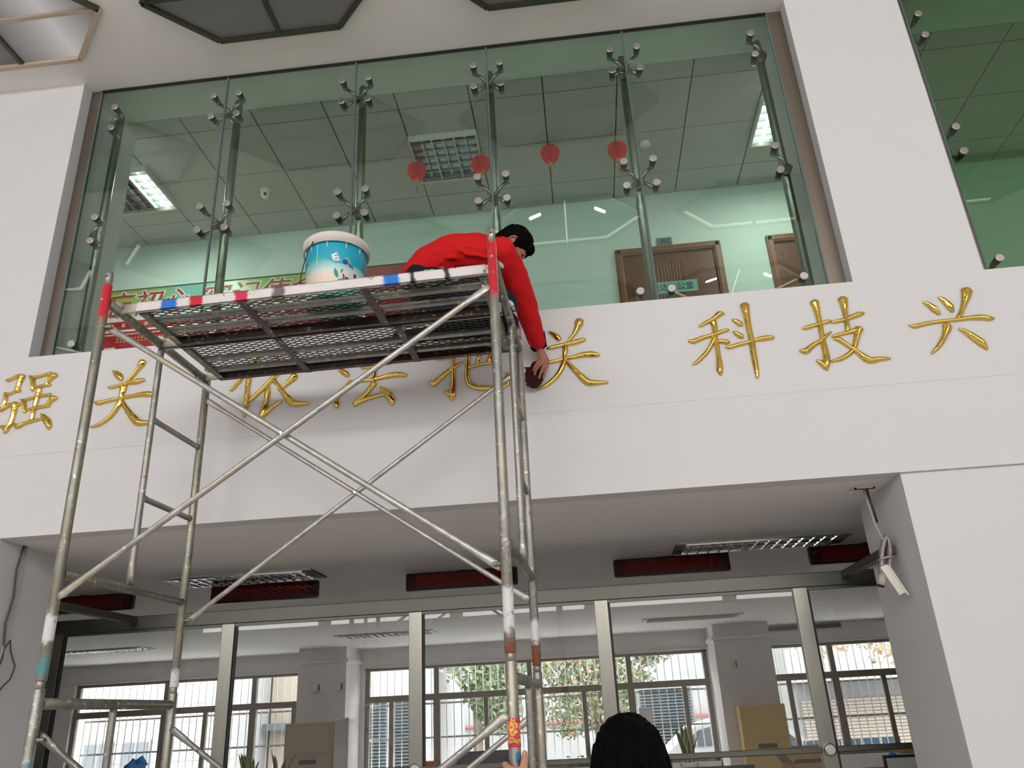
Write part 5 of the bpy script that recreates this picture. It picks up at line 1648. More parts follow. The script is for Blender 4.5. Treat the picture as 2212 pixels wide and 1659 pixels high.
def brace(p0, p1, v, mat='galv_light'):
    p0, p1 = Vector((p0[0], v, p0[1])), Vector((p1[0], v, p1[1]))
    d = (p1 - p0).normalized()
    L = (p1 - p0).length
    pts = [p0 - d * 0.022, p0, p0 + d * 0.055, p0 + d * 0.11, p0 + d * (L - 0.11), p0 + d * (L - 0.055), p1, p1 + d * 0.022]
    # frame starts with s perpendicular to the tube in the u-z plane, t along v: squash along v at the flattened ends
    fl = (1.35, 0.35)
    return MB().path(pts, 0.0128, 14, squash=[(1.0, 0.33), fl, (1.3, 0.6), None, None, (1.3, 0.6), fl, (1.0, 0.33)]).build('cross_brace', M[mat], TW)


for v, s in ((0.0, -1), (LV, 1)):
    va, vb = (v + 0.016, v - 0.012) if s < 0 else (v - 0.016, v + 0.012)
    brace((0.035, 3.39), (LU - 0.035, 2.182), va)
    brace((0.035, 2.186), (LU - 0.035, 3.37 if s < 0 else 3.40), vb)
    MB().tube((0.915, v - 0.030, 2.783), (0.915, v + 0.030, 2.783), 0.006, 10).build('brace_pivot', M['bolt'], TW)
    brace((0.035, 1.662), (LU - 0.035, 0.45), va, 'galv' if s > 0 else 'galv_green')
    brace((0.035, 0.45), (LU - 0.035, 1.645), vb, 'galv_light')
    MB().tube((0.915, v - 0.030, 1.054), (0.915, v + 0.030, 1.054), 0.006, 10).build('brace_pivot', M['bolt'], TW)


def sticker_mat():
    t = NT('torn_yellow_pink_sticker')
    v = t.coords('Object')
    nz = t.noise(v, 90, 4, 0.7)
    big = t.noise(v, 35, 3)
    c = t.mix(t.ramp(nz, 0.46, 0.54), (0.80, 0.58, 0.06, 1), (0.70, 0.02, 0.12, 1))
    c = t.mix(t.ramp(big, 0.56, 0.60), c, (0.66, 0.58, 0.42, 1))
    t.bsdf(c, 0.5)
    return t.m


M['sticker'] = sticker_mat()
M['sticker_pink'] = plain('pink_sticker_border', (0.68, 0.02, 0.12, 1), 0.5)


def wrap(u, v, r, a0, a1, z0, z1, name, mat, parent, n=12):
    """thin sheet wrapped round a vertical tube between two angles (0 = towards -v)"""
    q = []
    for rr in (r + 0.0003, r + 0.0009):
        for z in (z0, z1):
            for i in range(n + 1):
                a = a0 + (a1 - a0) * i / n
                q.append((u + rr * math.sin(a), v - rr * math.cos(a), z))
    m = n + 1
    fs = []
    for i in range(n):
        fs.append((2 * m + i, 2 * m + i + 1, 3 * m + i + 1, 3 * m + i))
        fs.append((i + 1, i, m + i, m + i + 1))
        fs.append((m + i, 3 * m + i, 3 * m + i + 1, m + i + 1))
        fs.append((2 * m + i, i, i + 1, 2 * m + i + 1))
    fs += [(0, 2 * m, 3 * m, m), (m - 1, 2 * m - 1, 4 * m - 1, 3 * m - 1)]
    return MB().add(q, fs, 0, True).build(name, mat, parent)


M['blue_paint'] = plain('smeared_blue_paint', (0.03, 0.20, 0.45, 1), 0.5, var=0.5, scale=60)
wrap(LU, 0.0, 0.0217, 0.25, 1.15, 1.502, 1.535, 'paint_smear', M['blue_paint'], TW)
st = wrap(LU, 0.0, 0.0217, -1.7, 1.7, 1.552, 1.645, 'sticker', M['sticker'], TW)
wrap(LU, 0.0, 0.0221, -1.7, 1.7, 1.552, 1.560, 'sticker_border', M['sticker_pink'], st)
wrap(LU, 0.0, 0.0221, 0.4, 1.7, 1.630, 1.645, 'sticker_border', M['sticker_pink'], st)


# ------------------------------------------------------------------ two steel scaffold planks on the upper transoms
def plank(v0, v1, bars, straps, painted, label):
    t = thing('scaffold_plank', B0, label, 'plank', 'steel planks of the scaffold platform', RY)
    u0, u1 = 0.105, 1.785
    zb, zt = 3.503, 3.5535

    def rail(va, sgn, mat):
        # angle section: upright 4 mm web and a bottom lip
        b = MB()
        b.box((u0, min(va, va + sgn * 0.005), zb), (u1, max(va, va + sgn * 0.005), zt))
        b.box((u0, min(va, va + sgn * 0.030), zb), (u1, max(va, va + sgn * 0.015), zb + 0.004))
        b.box((u0, min(va, va + sgn * 0.022), zt - 0.004), (u1, max(va, va + sgn * 0.014), zt))
        b.build('side_rail', mat, t)
    rail(v0, 1, M['rail_paint'] if painted else M['plank_steel'])
    rail(v1, -1, M['rusty'])
    for uu, s in ((u0, 1), (u1, -1)):
        b = MB()
        b.box((min(uu, uu + s * 0.005), v0 + 0.006, zb + 0.002), (max(uu, uu + s * 0.005), v1 - 0.006, zt - 0.001))
        b.box((min(uu, uu + s * 0.035), v0 + 0.031, zb + 0.001), (max(uu, uu + s * 0.035), v1 - 0.031, zb + 0.005))
        b.build('end_channel', M['galv_green'], t)
    for vc in bars:
        MB().box((u0 + 0.006, vc + 0.006, zb + 0.024), (u1 - 0.006, vc + 0.009, zt - 0.009)).build('flat_strip', M['strip_rust'] if not painted else M['strip'], t)
        b = MB()
        b.bevel_box((u0 + 0.006, vc - 0.006, zb + 0.009), (u1 - 0.006, vc + 0.020, zb + 0.024), 0.004)
        b.build('support_channel', M['plank_steel'], t)
    # expanded metal: crossing strands
    b = MB()
    pu, pv = 0.068, 0.030
    slope = pv / pu
    zc = zt - 0.0035
    a0, a1 = v0 + 0.012, v1 - 0.012
    H = a1 - a0
    nl = int((u1 - u0 + H / slope) / pu) + 1
    for sgn in (1, -1):
        for i in range(nl):
            ub = u0 - H / slope + i * pu if sgn > 0 else u0 + i * pu
            pts = []
            for vv in (a0, a1):
                pts.append([ub + sgn * (vv - a0) / slope, vv])
            (ua, va), (uc, vc) = pts
            lo, hi = u0 + 0.006, u1 - 0.006
            tt = [0.0, 1.0]
            du = uc - ua
            for lim, side in ((lo, 0), (hi, 1)):
                f = (lim - ua) / du
                if (side == 0) == (du > 0):
                    tt[0] = max(tt[0], f)
                else:
                    tt[1] = min(tt[1], f)
            if tt[1] - tt[0] < 0.02:
                continue
            p0 = (ua + du * tt[0], va + (vc - va) * tt[0], zc + 0.001 * sgn)
            p1 = (ua + du * tt[1], va + (vc - va) * tt[1], zc + 0.001 * sgn)
            b.bar(p0, p1, 0.0028, 0.004)
    b.build('expanded_mesh', M['mesh_wire'], t)['kind'] = 'stuff'
    for us in straps:
        MB().box((us - 0.019, v0 + 0.012, zb - 0.0045), (us + 0.019, v1 - 0.004, zb - 0.0005)).build('cross_strap', M['strap'], t)
    for uu, s in ((u0, -1), (u1, 1)):
        for vv in (v0 + 0.012, v1 - 0.012):
            # hook: plate rising from the rail end and bending over the transom
            pr, n = [], 10
            cu = 0.0 if s < 0 else LU
            for i in range(n + 1):
                a = PI * i / n
                pr.append((cu - s * math.cos(a) * 0.040, 3.530 + math.sin(a) * 0.040))
            inner = [(cu - s * math.cos(PI * i / n) * 0.024, 3.530 + math.sin(PI * i / n) * 0.0235) for i in range(n, -1, -1)]
            # two convex pieces are simpler and robust: the arm and the curved cap
            b = MB()
            lo, hi = sorted((uu, cu - s * 0.024))
            b.box((lo, vv - 0.006, 3.508), (hi, vv + 0.006, 3.552))
            for i in range(n):
                a0_, a1_ = pr[i], pr[i + 1]
                k0, k1 = inner[n - i], inner[n - i - 1]
                q = [(a0_[0], vv - 0.006, a0_[1]), (a1_[0], vv - 0.006, a1_[1]), (k1[0], vv - 0.006, k1[1]), (k0[0], vv - 0.006, k0[1])]
                b.prism(q, (0, 0.012, 0))
            b.build('hook', M['hook'], t)
    return t


M['strip'] = galvanised('mottled_flat_strip', (0.62, 0.60, 0.58, 1), rust=0.8, axis=0)
M['strip_rust'] = galvanised('rust_mottled_strip', (0.34, 0.30, 0.275, 1), rust=0.9, axis=0)
M['hook'] = galvanised('painted_hook', (0.55, 0.54, 0.50, 1), rust=0.6)
plank(0.083, 0.482, (0.217, 0.335), (0.625, 1.215), True, 'front scaffold plank with chipped white rail carrying the paint bucket')
plank(0.494, 0.945, (0.692, 0.834), (0.632, 1.265), False, 'rusty rear scaffold plank next to the fascia')


# ------------------------------------------------------------------ paint bucket
def w2(u, v, z=0.0):
    """scaffold plan position to world"""
    return Vector((B0.x + u * math.cos(RY) - v * math.sin(RY), B0.y + u * math.sin(RY) + v * math.cos(RY), z))


def bucket_mat():
    t = NT('paint_bucket_print')
    sx = t.n('ShaderNodeSeparateXYZ')
    t.l(t.coords('Object'), sx.inputs[0])
    ang = t.math('ARCTAN2', sx.outputs[0], t.math('MULTIPLY', sx.outputs[1], -1.0))
    h = t.math('DIVIDE', sx.outputs[2], 0.30)
    cream = (0.80, 0.66, 0.50, 1)
    pale = (0.58, 0.70, 0.66, 1)
    cyan = (0.0, 0.36, 0.52, 1)
    teal = (0.03, 0.42, 0.42, 1)
    mint = (0.09, 0.50, 0.38, 1)
    da = t.math('ADD', ang, 0.34)
    c = t.mix(t.ramp(h, 0.425, 0.435), cream, t.mix(t.ramp(h, 0.45, 0.68), pale, teal))
    # right of the seam the cyan edge falls to the right, left of it to the left
    edge_r = t.math('MAXIMUM', t.math('SUBTRACT', 0.76, t.math('MULTIPLY', da, 0.30)), 0.58)
    edge_l = t.math('ADD', 0.78, t.math('MULTIPLY', da, 0.25))
    right = t.math('GREATER_THAN', da, 0.0)
    edge = t.math('ADD', t.math('MULTIPLY', right, edge_r), t.math('MULTIPLY', t.math('SUBTRACT', 1.0, right), edge_l))
    c = t.mix(t.math('GREATER_THAN', h, edge), c, cyan)
    seam = t.math('LESS_THAN', t.math('ABSOLUTE', da), 0.012)
    c = t.mix(t.math('MULTIPLY', seam, 0.5), c, (0.8, 0.85, 0.85, 1))
    c = t.mix(t.math('LESS_THAN', h, 0.20), c, t.mix(right, (0.45, 0.62, 0.48, 1), mint))
    t.bsdf(c, 0.35)
    return t.m


M['bucket'] = bucket_mat()
bk = thing('paint_bucket', w2(0.985, 0.345, 3.5545), 'white lidded blue and cream paint bucket standing on the front plank', 'bucket')
MB().lathe([(0.120, 0.002), (0.138, 0.0), (0.142, 0.006), (0.1515, 0.285), (0.1515, 0.305)], 56).build('bucket_body', M['bucket'], bk)
M['lid'] = plain('dirty_white_lid', (0.72, 0.64, 0.59, 1), 0.5, var=0.1)
MB().lathe([(0.154, 0.297), (0.160, 0.292), (0.1655, 0.292), (0.1665, 0.318), (0.169, 0.320), (0.169, 0.326), (0.1675, 0.343), (0.162, 0.349), (0.150, 0.349), (0.146, 0.342), (0.02, 0.341)], 64).build('lid', M['lid'], bk)


def rb(z):
    return 0.142 + (0.1515 - 0.142) * (z - 0.006) / 0.279


def on_bucket(poly, name, mat, eps=0.0006, thick=0.0006):
    """poly = (angle, z) ring laid on the bucket wall"""
    q0 = [((rb(z) + eps) * math.sin(a), -(rb(z) + eps) * math.cos(a), z) for a, z in poly]
    q1 = [((rb(z) + eps + thick) * math.sin(a), -(rb(z) + eps + thick) * math.cos(a), z) for a, z in poly]
    n = len(poly)
    fs = [tuple(range(n)), tuple(reversed(range(n, 2 * n)))]
    fs = [tuple(reversed(f)) for f in fs]
    for j in range(n):
        fs.append((j, (j + 1) % n, n + (j + 1) % n, n + j))
    return MB().add(q0 + q1, fs).build(name, mat, bk)


for a in (-1.05, -0.62 + 0.02, 0.02, 0.62, 1.15):
    on_bucket([(a - 0.012, 0.262), (a + 0.012, 0.262), (a + 0.012, 0.293), (a - 0.012, 0.293)], 'lid_tab', M['lid'], 0.001, 0.004)
ST = [(0.16, 0.218), (0.235, 0.182), (0.34, 0.186), (0.445, 0.190), (0.40, 0.212), (0.345, 0.234), (0.25, 0.226)]
on_bucket(ST, 'price_sticker', M['paper'], 0.0008, 0.0008)
ink = M['ink']
for a0, a1, z in ((0.30, 0.37, 0.222), (0.25, 0.40, 0.213), (0.33, 0.36, 0.206), (0.27, 0.42, 0.198), (0.24, 0.28, 0.188)):
    on_bucket([(a0, z - 0.0035 + 0.01 * 0), (a1, z), (a1, z + 0.0030), (a0, z - 0.0005)], 'sticker_print', ink, 0.0018, 0.0004)
M['leaf_print'] = plain('teal_leaf_print', (0.02, 0.30, 0.26, 1), 0.4)
M['blue_print'] = plain('dark_blue_print', (0.01, 0.05, 0.22, 1), 0.4)
M['rainbow_print'] = plain('yellow_green_print', (0.50, 0.55, 0.08, 1), 0.4)


def leaf_poly(a, z, la, lz, tilt, n=7):
    up, dn = [], []
    for i in range(n + 1):
        s = i / n
        w = math.sin(PI * s)
        x, y = (s - 0.5) * 2, w * 0.42
        for L, sg in ((up, 1), (dn, -1)):
            xx = x * math.cos(tilt) - sg * y * math.sin(tilt)
            yy = x * math.sin(tilt) + sg * y * math.cos(tilt)
            L.append((a + xx * la, z + yy * lz))
    return dn + up[::-1][1:-1]


on_bucket(leaf_poly(0.335, 0.118, 0.16, 0.030, 1.95), 'leaf_print', M['leaf_print'])
on_bucket(leaf_poly(0.52, 0.134, 0.085, 0.014, 1.25), 'leaf_print', M['leaf_print'])
on_bucket(leaf_poly(0.47, 0.080, 0.14, 0.020, 0.5), 'leaf_print', M['leaf_print'])
for a0, a1, z0, z1 in ((0.56, 0.60, 0.085, 0.120), (0.62, 0.645, 0.075, 0.110), (0.655, 0.75, 0.078, 0.104), (0.76, 0.80, 0.070, 0.098), (0.95, 1.06, 0.105, 0.135), (0.88, 0.93, 0.078, 0.090)):
    on_bucket([(a0, z0), (a1, z0), (a1, z1), (a0, z1)], 'blue_lettering', M['blue_print'])
on_bucket([(0.62 + 0.085 * math.cos(k * PI / 6), 0.185 + 0.014 * math.sin(k * PI / 6)) for k in range(12)], 'round_emblem', M['blue_print'])
on_bucket([(0.60, 0.207), (0.70, 0.205), (0.84, 0.178), (0.82, 0.190), (0.72, 0.211), (0.62, 0.212)], 'emblem_arc', M['rainbow_print'])
for i in range(3):
    on_bucket([(0.75 + 0.06 * i, 0.166 - 0.004 * i), (0.79 + 0.06 * i, 0.164 - 0.004 * i), (0.79 + 0.06 * i, 0.178 - 0.004 * i), (0.75 + 0.06 * i, 0.180 - 0.004 * i)], 'blue_lettering', M['blue_print'])
on_bucket([(-1.10, 0.178), (-0.86, 0.205), (-0.84, 0.216), (-0.93, 0.214), (-1.0, 0.205)], 'blue_lettering', M['blue_print'])
for i in range(7):
    z = 0.155 - 0.0145 * i
    o = on_bucket([(-1.20, z - 0.012), (-0.90, z - 0.004), (-0.62, z), (-0.62, z + 0.0016), (-0.90, z - 0.0024), (-1.20, z - 0.0104)], 'fine_print', M['dark_cable'])
hb = []
for i in range(15):
    s = i / 14
    a = -0.42 - 2.75 * s
    z = 0.300 - 0.235 * math.sin(PI * s)
    r = 0.170 + 0.002 * math.sin(PI * s)
    hb.append((r * math.sin(a), -r * math.cos(a), z))
MB().path(hb, 0.0024, 8).build('bail_handle', M['black'], bk)
g0, g1 = Vector(hb[5]), Vector(hb[8])
MB().path([hb[6], hb[7], hb[8]], 0.007, 10).build('handle_grip', M['white_plastic'], bk)


# crumpled rags lying on the planks
def rag(name, loc, radii, mat, label, cat, seed, rz=0.0):
    rnd = random.Random(seed)
    ph = [rnd.uniform(0, 6.28) for _ in range(6)]
    n, m = 36, 18
    q, fs = [], []
    for i in range(m + 1):
        th = PI * i / m
        for j in range(n):
            p_ = 2 * PI * j / n
            k = 1 + 0.16 * math.sin(5 * p_ + ph[0] + 3 * th) + 0.12 * math.sin(3 * p_ + ph[1]) * math.sin(4 * th + ph[2]) + 0.08 * math.sin(9 * p_ + ph[3] - 5 * th)
            z = math.cos(th)
            q.append((radii[0] * k * math.sin(th) * math.cos(p_), radii[1] * k * math.sin(th) * math.sin(p_), max(radii[2] * (z if z > 0 else 0.05 * z) * (0.8 + 0.4 * k), -0.002) + 0.002))
    for i in range(m):
        for j in range(n):
            fs.append((i * n + j, (i + 1) * n + j, (i + 1) * n + (j + 1) % n, i * n + (j + 1) % n))
    o = MB().add(q, fs, 0, True).build(name, mat, None, loc)
    o.rotation_euler = (0, 0, rz)
    return tag(o, label, cat)


def camo():
    t = NT('white_green_cloth')
    v = t.coords('Object')
    a = t.ramp(t.noise(v, 24, 3), 0.48, 0.52)
    b = t.ramp(t.noise(v, 34, 2), 0.58, 0.62)
    c = t.mix(a, (0.70, 0.68, 0.62, 1), (0.20, 0.30, 0.23, 1))
    c = t.mix(b, c, (0.02, 0.03, 0.03, 1))
    t.bsdf(c, 0.9, 0, t.noise(v, 40, 3), 0.3, 0.01)
    return t.m


rag('cloth', w2(1.50, 0.20, 3.5565), (0.12, 0.055, 0.05), camo(), 'crumpled white and green cloth on the front plank under the worker', 'cloth', 4, RY)

# ------------------------------------------------------------------ the worker stooping on the platform
def frame_of(f, u):
    f = Vector(f).normalized()
    u = Vector(u)
    u = (u - f * u.dot(f)).normalized()
    s = f.cross(u).normalized()                    # the figure's right
    return f, u, s


def head_solid(mb, c, f, u, s, k=1.0):
    R = Matrix((f, s, u)).transposed()
    mb.ball(c, (0.094 * k, 0.073 * k, 0.102 * k), R)
    mb.ball(c + f * 0.036 * k - u * 0.058 * k, (0.054 * k, 0.055 * k, 0.060 * k), R)
    mb.ball(c + f * 0.068 * k - u * 0.098 * k, (0.024 * k, 0.026 * k, 0.020 * k), R)       # chin
    mb.cone(c + f * 0.088 * k - u * 0.005 * k, 0.010 * k, c + f * 0.108 * k - u * 0.040 * k, 0.014 * k)   # nose
    mb.ball(c + f * 0.084 * k - u * 0.074 * k, (0.012 * k, 0.024 * k, 0.010 * k), R)       # lips
    for q in (1, -1):
        mb.ball(c + f * 0.082 * k + s * q * 0.030 * k + u * 0.018 * k, (0.012 * k, 0.026 * k, 0.008 * k), R)   # brow ridge
        mb.ball(c + f * 0.066 * k + s * q * 0.042 * k - u * 0.030 * k, (0.026 * k, 0.022 * k, 0.024 * k), R)   # cheek


MAN = thing('person', (-0.70, 3.74, 3.556), 'worker in a red jacket stooping on the platform, reaching down to the gold characters', 'person')


def place(o, parent):
    o.parent = parent
    o.matrix_parent_inverse = Matrix.Translation(-Vector(parent.location))
    return o


hf, hu, hs = frame_of((0.50, 0.34, -0.80), (0.80, 0.02, 0.60))
hc = Vector((-0.262, 3.735, 4.050))
body = MB()
head_solid(body, hc, hf, hu, hs)
body.cone(hc - hu * 0.06 - hf * 0.02, 0.052, (-0.37, 3.74, 4.00), 0.060)
for dy in (-0.07, 0.07):
    body.cone((-0.77, 3.74 + dy, 3.86), 0.085, (-0.60, 3.74 + dy, 3.965), 0.088)
    body.cone((-0.60, 3.74 + dy, 3.965), 0.088, (-0.40, 3.74 + dy, 3.955), 0.088)
RS, RE, RW = Vector((-0.315, 3.60, 3.935)), Vector((-0.228, 3.89, 3.80)), Vector((-0.184, 4.195, 3.660))
LS, LE, LWR = Vector((-0.36, 3.86, 3.93)), Vector((-0.46, 3.94, 3.76)), Vector((-0.50, 3.90, 3.63))
body.cone((-0.39, 3.66, 3.95), 0.07, RS, 0.052).cone(RS, 0.052, RE, 0.042).cone(RE, 0.042, RW, 0.027)
body.cone((-0.39, 3.82, 3.95), 0.07, LS, 0.052).cone(LS, 0.052, LE, 0.042).cone(LE, 0.042, LWR, 0.028)
body.ball(LWR + Vector((-0.05, 0, -0.02)), (0.05, 0.035, 0.02))
for dy, kx in ((-0.10, -0.315), (0.10, -0.33)):
    hip, knee, foot = Vector((-0.76, 3.74 + dy * 0.8, 3.84)), Vector((kx, 3.74 + dy * 1.2, 3.630)), Vector((-0.74, 3.74 + dy, 3.600))
    body.cone(hip, 0.080, knee, 0.054).cone(knee, 0.052, foot, 0.036).cone(foot, 0.034, foot + Vector((-0.10, 0, 0.01)), 0.026)
bo = remeshed(body, 'body', M['skin'], 0.0075, 5)
place(bo, MAN)


def ear_on(parent, c, f, u, s, mat, k=1.0):
    R = Matrix((f, s, u)).transposed()
    for q in (1, -1):
        b = MB()
        e = c + s * q * 0.080 * k - f * 0.012 * k - u * 0.012 * k
        rim = []
        for i in range(13):
            a = -0.4 + 4.3 * i / 12
            rim.append(e - f * (0.017 * k * math.sin(a)) + u * (0.030 * k * math.cos(a)) + s * q * 0.010 * k)
        b.path(rim, 0.0050 * k, 8)
        b.ball(e, (0.015 * k, 0.007 * k, 0.027 * k), R)
        b.ball(e + f * 0.002 * k - u * 0.027 * k + s * q * 0.006 * k, (0.008 * k, 0.005 * k, 0.009 * k), R)
        place(b.build('ear', mat, None), parent)


ear_on(MAN, hc, hf, hu, hs, M['skin'])
for q in (1, -1):
    b = MB()
    R = Matrix((hf, hs, hu)).transposed()
    b.ball(hc + hf * 0.080 + hs * q * 0.034 + hu * 0.002, (0.007, 0.015, 0.004), R)
    place(b.build('eye', M['black'], None), MAN)
    b = MB()
    b.path([hc + hf * 0.094 + hs * q * 0.012 + hu * 0.022, hc + hf * 0.090 + hs * q * 0.034 + hu * 0.028, hc + hf * 0.074 + hs * q * 0.054 + hu * 0.022], [0.003, 0.0042, 0.002], 8)
    place(b.build('eyebrow', M['hair'], None), MAN)
hb_ = MB()
R = Matrix((hf, hs, hu)).transposed()
hb_.ball(hc + hu * 0.026 - hf * 0.012, (0.098, 0.081, 0.092), R)
hb_.ball(hc - hf * 0.036 - hu * 0.018, (0.072, 0.077, 0.088), R)
hb_.ball(hc + hf * 0.062 + hu * 0.062, (0.042, 0.056, 0.036), R)
for q in (1, -1):
    hb_.cone(hc + hs * q * 0.069 + hu * 0.030 + hf * 0.018, 0.018, hc + hs * q * 0.070 - hu * 0.018 + hf * 0.020, 0.008)
    hb_.cone(hc + hs * q * 0.045 + hu * 0.060 + hf * 0.070, 0.022, hc + hs * q * 0.050 + hu * 0.040 + hf * 0.082, 0.010)
rnd = random.Random(12)
for i in range(60):
    a, b2 = rnd.uniform(0, 2 * PI), rnd.uniform(0.0, 1.2)
    d = (hu * math.cos(b2) + (hf * math.cos(a) + hs * math.sin(a)) * math.sin(b2)).normalized()
    p = hc + hu * 0.026 - hf * 0.012 + hf * d.dot(hf) * 0.096 + hs * d.dot(hs) * 0.079 + hu * d.dot(hu) * 0.090
    hb_.cone(p, 0.007, p + d * 0.004 + hf * 0.012, 0.004, 8)
place(remeshed(hb_, 'hair', M['hair'], 0.004, 2), MAN)

jk = MB()
for dy in (-0.08, 0.0, 0.08):
    k = 1.0 if dy else 1.04
    y = 3.74 + dy
    jk.cone((-0.790, y, 3.865), 0.088 * k, (-0.715, y, 3.935), 0.103 * k)
    jk.cone((-0.715, y, 3.935), 0.103 * k, (-0.60, y, 3.985), 0.108 * k)
    jk.cone((-0.60, y, 3.985), 0.108 * k, (-0.48, y, 3.985), 0.108 * k)
    jk.cone((-0.48, y, 3.985), 0.108 * k, (-0.395, y, 3.965), 0.102 * k)
jk.cone((-0.40, 3.66, 3.965), 0.100, RS + Vector((0.0, 0.0, 0.005)), 0.074)
jk.cone((-0.40, 3.82, 3.965), 0.100, LS, 0.074)
jk.cone(RS + Vector((0, 0, 0.005)), 0.074, RS.lerp(RE, 0.5) + Vector((0.006, 0, 0.012)), 0.072).cone(RS.lerp(RE, 0.5) + Vector((0.006, 0, 0.012)), 0.072, RE, 0.066)
jk.cone(RE, 0.066, RE.lerp(RW, 0.55) + Vector((0, 0, -0.008)), 0.060).cone(RE.lerp(RW, 0.55) + Vector((0, 0, -0.008)), 0.060, RW + Vector((0, -0.02, 0.010)), 0.053)
jk.cone(LS, 0.074, LE, 0.064).cone(LE, 0.064, LWR, 0.048)
# standing collar round the neck
for i in range(18):
    a = 2 * PI * i / 18
    n0 = (hc - hu * 0.06 - hf * 0.02).lerp(Vector((-0.37, 3.74, 4.00)), 0.55)
    ax = (hc - Vector((-0.37, 3.74, 4.00))).normalized()
    e1 = ax.orthogonal().normalized()
    e2 = ax.cross(e1)
    p = n0 + (e1 * math.cos(a) + e2 * math.sin(a)) * 0.066
    jk.cone(p - ax * 0.03, 0.016, p + ax * 0.012, 0.012, 8)
# folds: raised ridges across the side and at the elbow
for p0, p1, r in (((-0.62, 3.575, 4.00), (-0.52, 3.560, 3.93), 0.014), ((-0.58, 3.57, 3.97), (-0.46, 3.555, 3.955), 0.012), ((-0.66, 3.59, 3.93), (-0.55, 3.565, 3.90), 0.016), ((-0.50, 3.565, 3.92), (-0.40, 3.57, 3.89), 0.014)):
    jk.cone(p0, r, p1, r * 0.5)
jo = remeshed(jk, 'jacket', M['jacket'], 0.0065, 3)
nv = len(jo.data.vertices)                        # creases in the cloth
co, no = [0.0] * (3 * nv), [0.0] * (3 * nv)
jo.data.vertices.foreach_get('co', co)
jo.data.vertices.foreach_get('normal', no)
for i in range(nv):
    p = Vector(co[3 * i:3 * i + 3])
    n1 = noise.noise(Vector((p.x * 9 + p.z * 14, p.y * 7, p.z * 22 - p.x * 16)))
    n2 = noise.noise(p * 30.0)
    p = p + Vector(no[3 * i:3 * i + 3]) * (0.0075 * abs(n1) ** 1.3 * (1 if n1 > 0 else -1) + 0.0022 * n2)
    co[3 * i:3 * i + 3] = p
jo.data.vertices.foreach_set('co', co)
jo.data.update()
place(jo, MAN)
# sleeve end: dark lining showing at the opened cuff
cu = MB()
wd = (RW - RE).normalized()
cu.path([RW + wd * 0.020, RW + wd * 0.034], [0.046, 0.043], 20)
place(cu.build('sleeve_lining', M['navy'], None), MAN)
cu = MB()
cu.bar(RW + wd * 0.030 + Vector((0.047, -0.004, 0.0)), RW - wd * 0.07 + Vector((0.056, -0.012, 0.0)), 0.010, 0.020, (0, 1, 0))
place(cu.build('cuff_slit', M['navy'], None), MAN)
tr = MB()
for dy, kx in ((-0.10, -0.315), (0.10, -0.33)):
    hip, knee, foot = Vector((-0.76, 3.74 + dy * 0.8, 3.84)), Vector((kx, 3.74 + dy * 1.2, 3.636)), Vector((-0.72, 3.74 + dy, 3.612))
    tr.cone(hip, 0.096, hip.lerp(knee, 0.5), 0.084).cone(hip.lerp(knee, 0.5), 0.084, knee, 0.070).cone(knee, 0.068, foot, 0.050)
tr.cone((-0.77, 3.66, 3.85), 0.098, (-0.77, 3.82, 3.85), 0.098)
place(remeshed(tr, 'trousers', M['navy'], 0.008, 4), MAN)
for dy in (-0.10, 0.10):
    sh = MB()
    sh.cone((-0.76, 3.74 + dy, 3.606), 0.042, (-0.93, 3.74 + dy, 3.598), 0.036)
    sh.ball((-0.84, 3.74 + dy, 3.585), (0.12, 0.042, 0.024))
    place(remeshed(sh, 'shoe', M['black'], 0.006, 3), MAN)


def hand_solid(wrist, palm, fingers, thumb, r=0.0085, wr=0.024):
    """palm + five fingers; fingers = list of joint chains, thumb = joint chain"""
    b = MB()
    for f_ in fingers:
        b.cone(wrist, wr, f_[0], 0.0125)
    b.ball(palm, 0.021)
    for f_ in fingers + [thumb]:
        n = len(f_) - 1
        for i in range(n):
            b.cone(f_[i], r * (1.22 - 0.14 * i), f_[i + 1], r * (1.22 - 0.14 * (i + 1)), 12)
    return b


V = Vector
hw = RW + Vector((0.004, 0.012, -0.012))
fing = [
    [V((-0.174, 4.222, 3.566)), V((-0.195, 4.206, 3.532)), V((-0.211, 4.212, 3.510)), V((-0.217, 4.222, 3.496))],          # little
    [V((-0.158, 4.218, 3.555)), V((-0.184, 4.199, 3.514)), V((-0.204, 4.206, 3.488)), V((-0.211, 4.218, 3.472))],          # ring
    [V((-0.143, 4.219, 3.548)), V((-0.160, 4.198, 3.500)), V((-0.178, 4.204, 3.466)), V((-0.187, 4.216, 3.446))],          # middle
    [V((-0.131, 4.230, 3.552)), V((-0.140, 4.214, 3.506)), V((-0.154, 4.218, 3.472)), V((-0.164, 4.230, 3.452))],          # index
]
thumb = [V((-0.150, 4.232, 3.610)), V((-0.140, 4.252, 3.572)), V((-0.146, 4.262, 3.538)), V((-0.156, 4.266, 3.516))]
place(remeshed(hand_solid(hw, V((-0.156, 4.220, 3.590)), fing, thumb), 'hand', M['skin'], 0.0032, 2), MAN)
for f_ in fing[:3]:
    d = (f_[3] - f_[2]).normalized()
    b = MB()
    b.ball(f_[3] + V((0, -0.0062, 0)) + d * 0.001, (0.0045, 0.0018, 0.0058))
    place(b.build('fingernail', M['skin_light'], None), MAN)


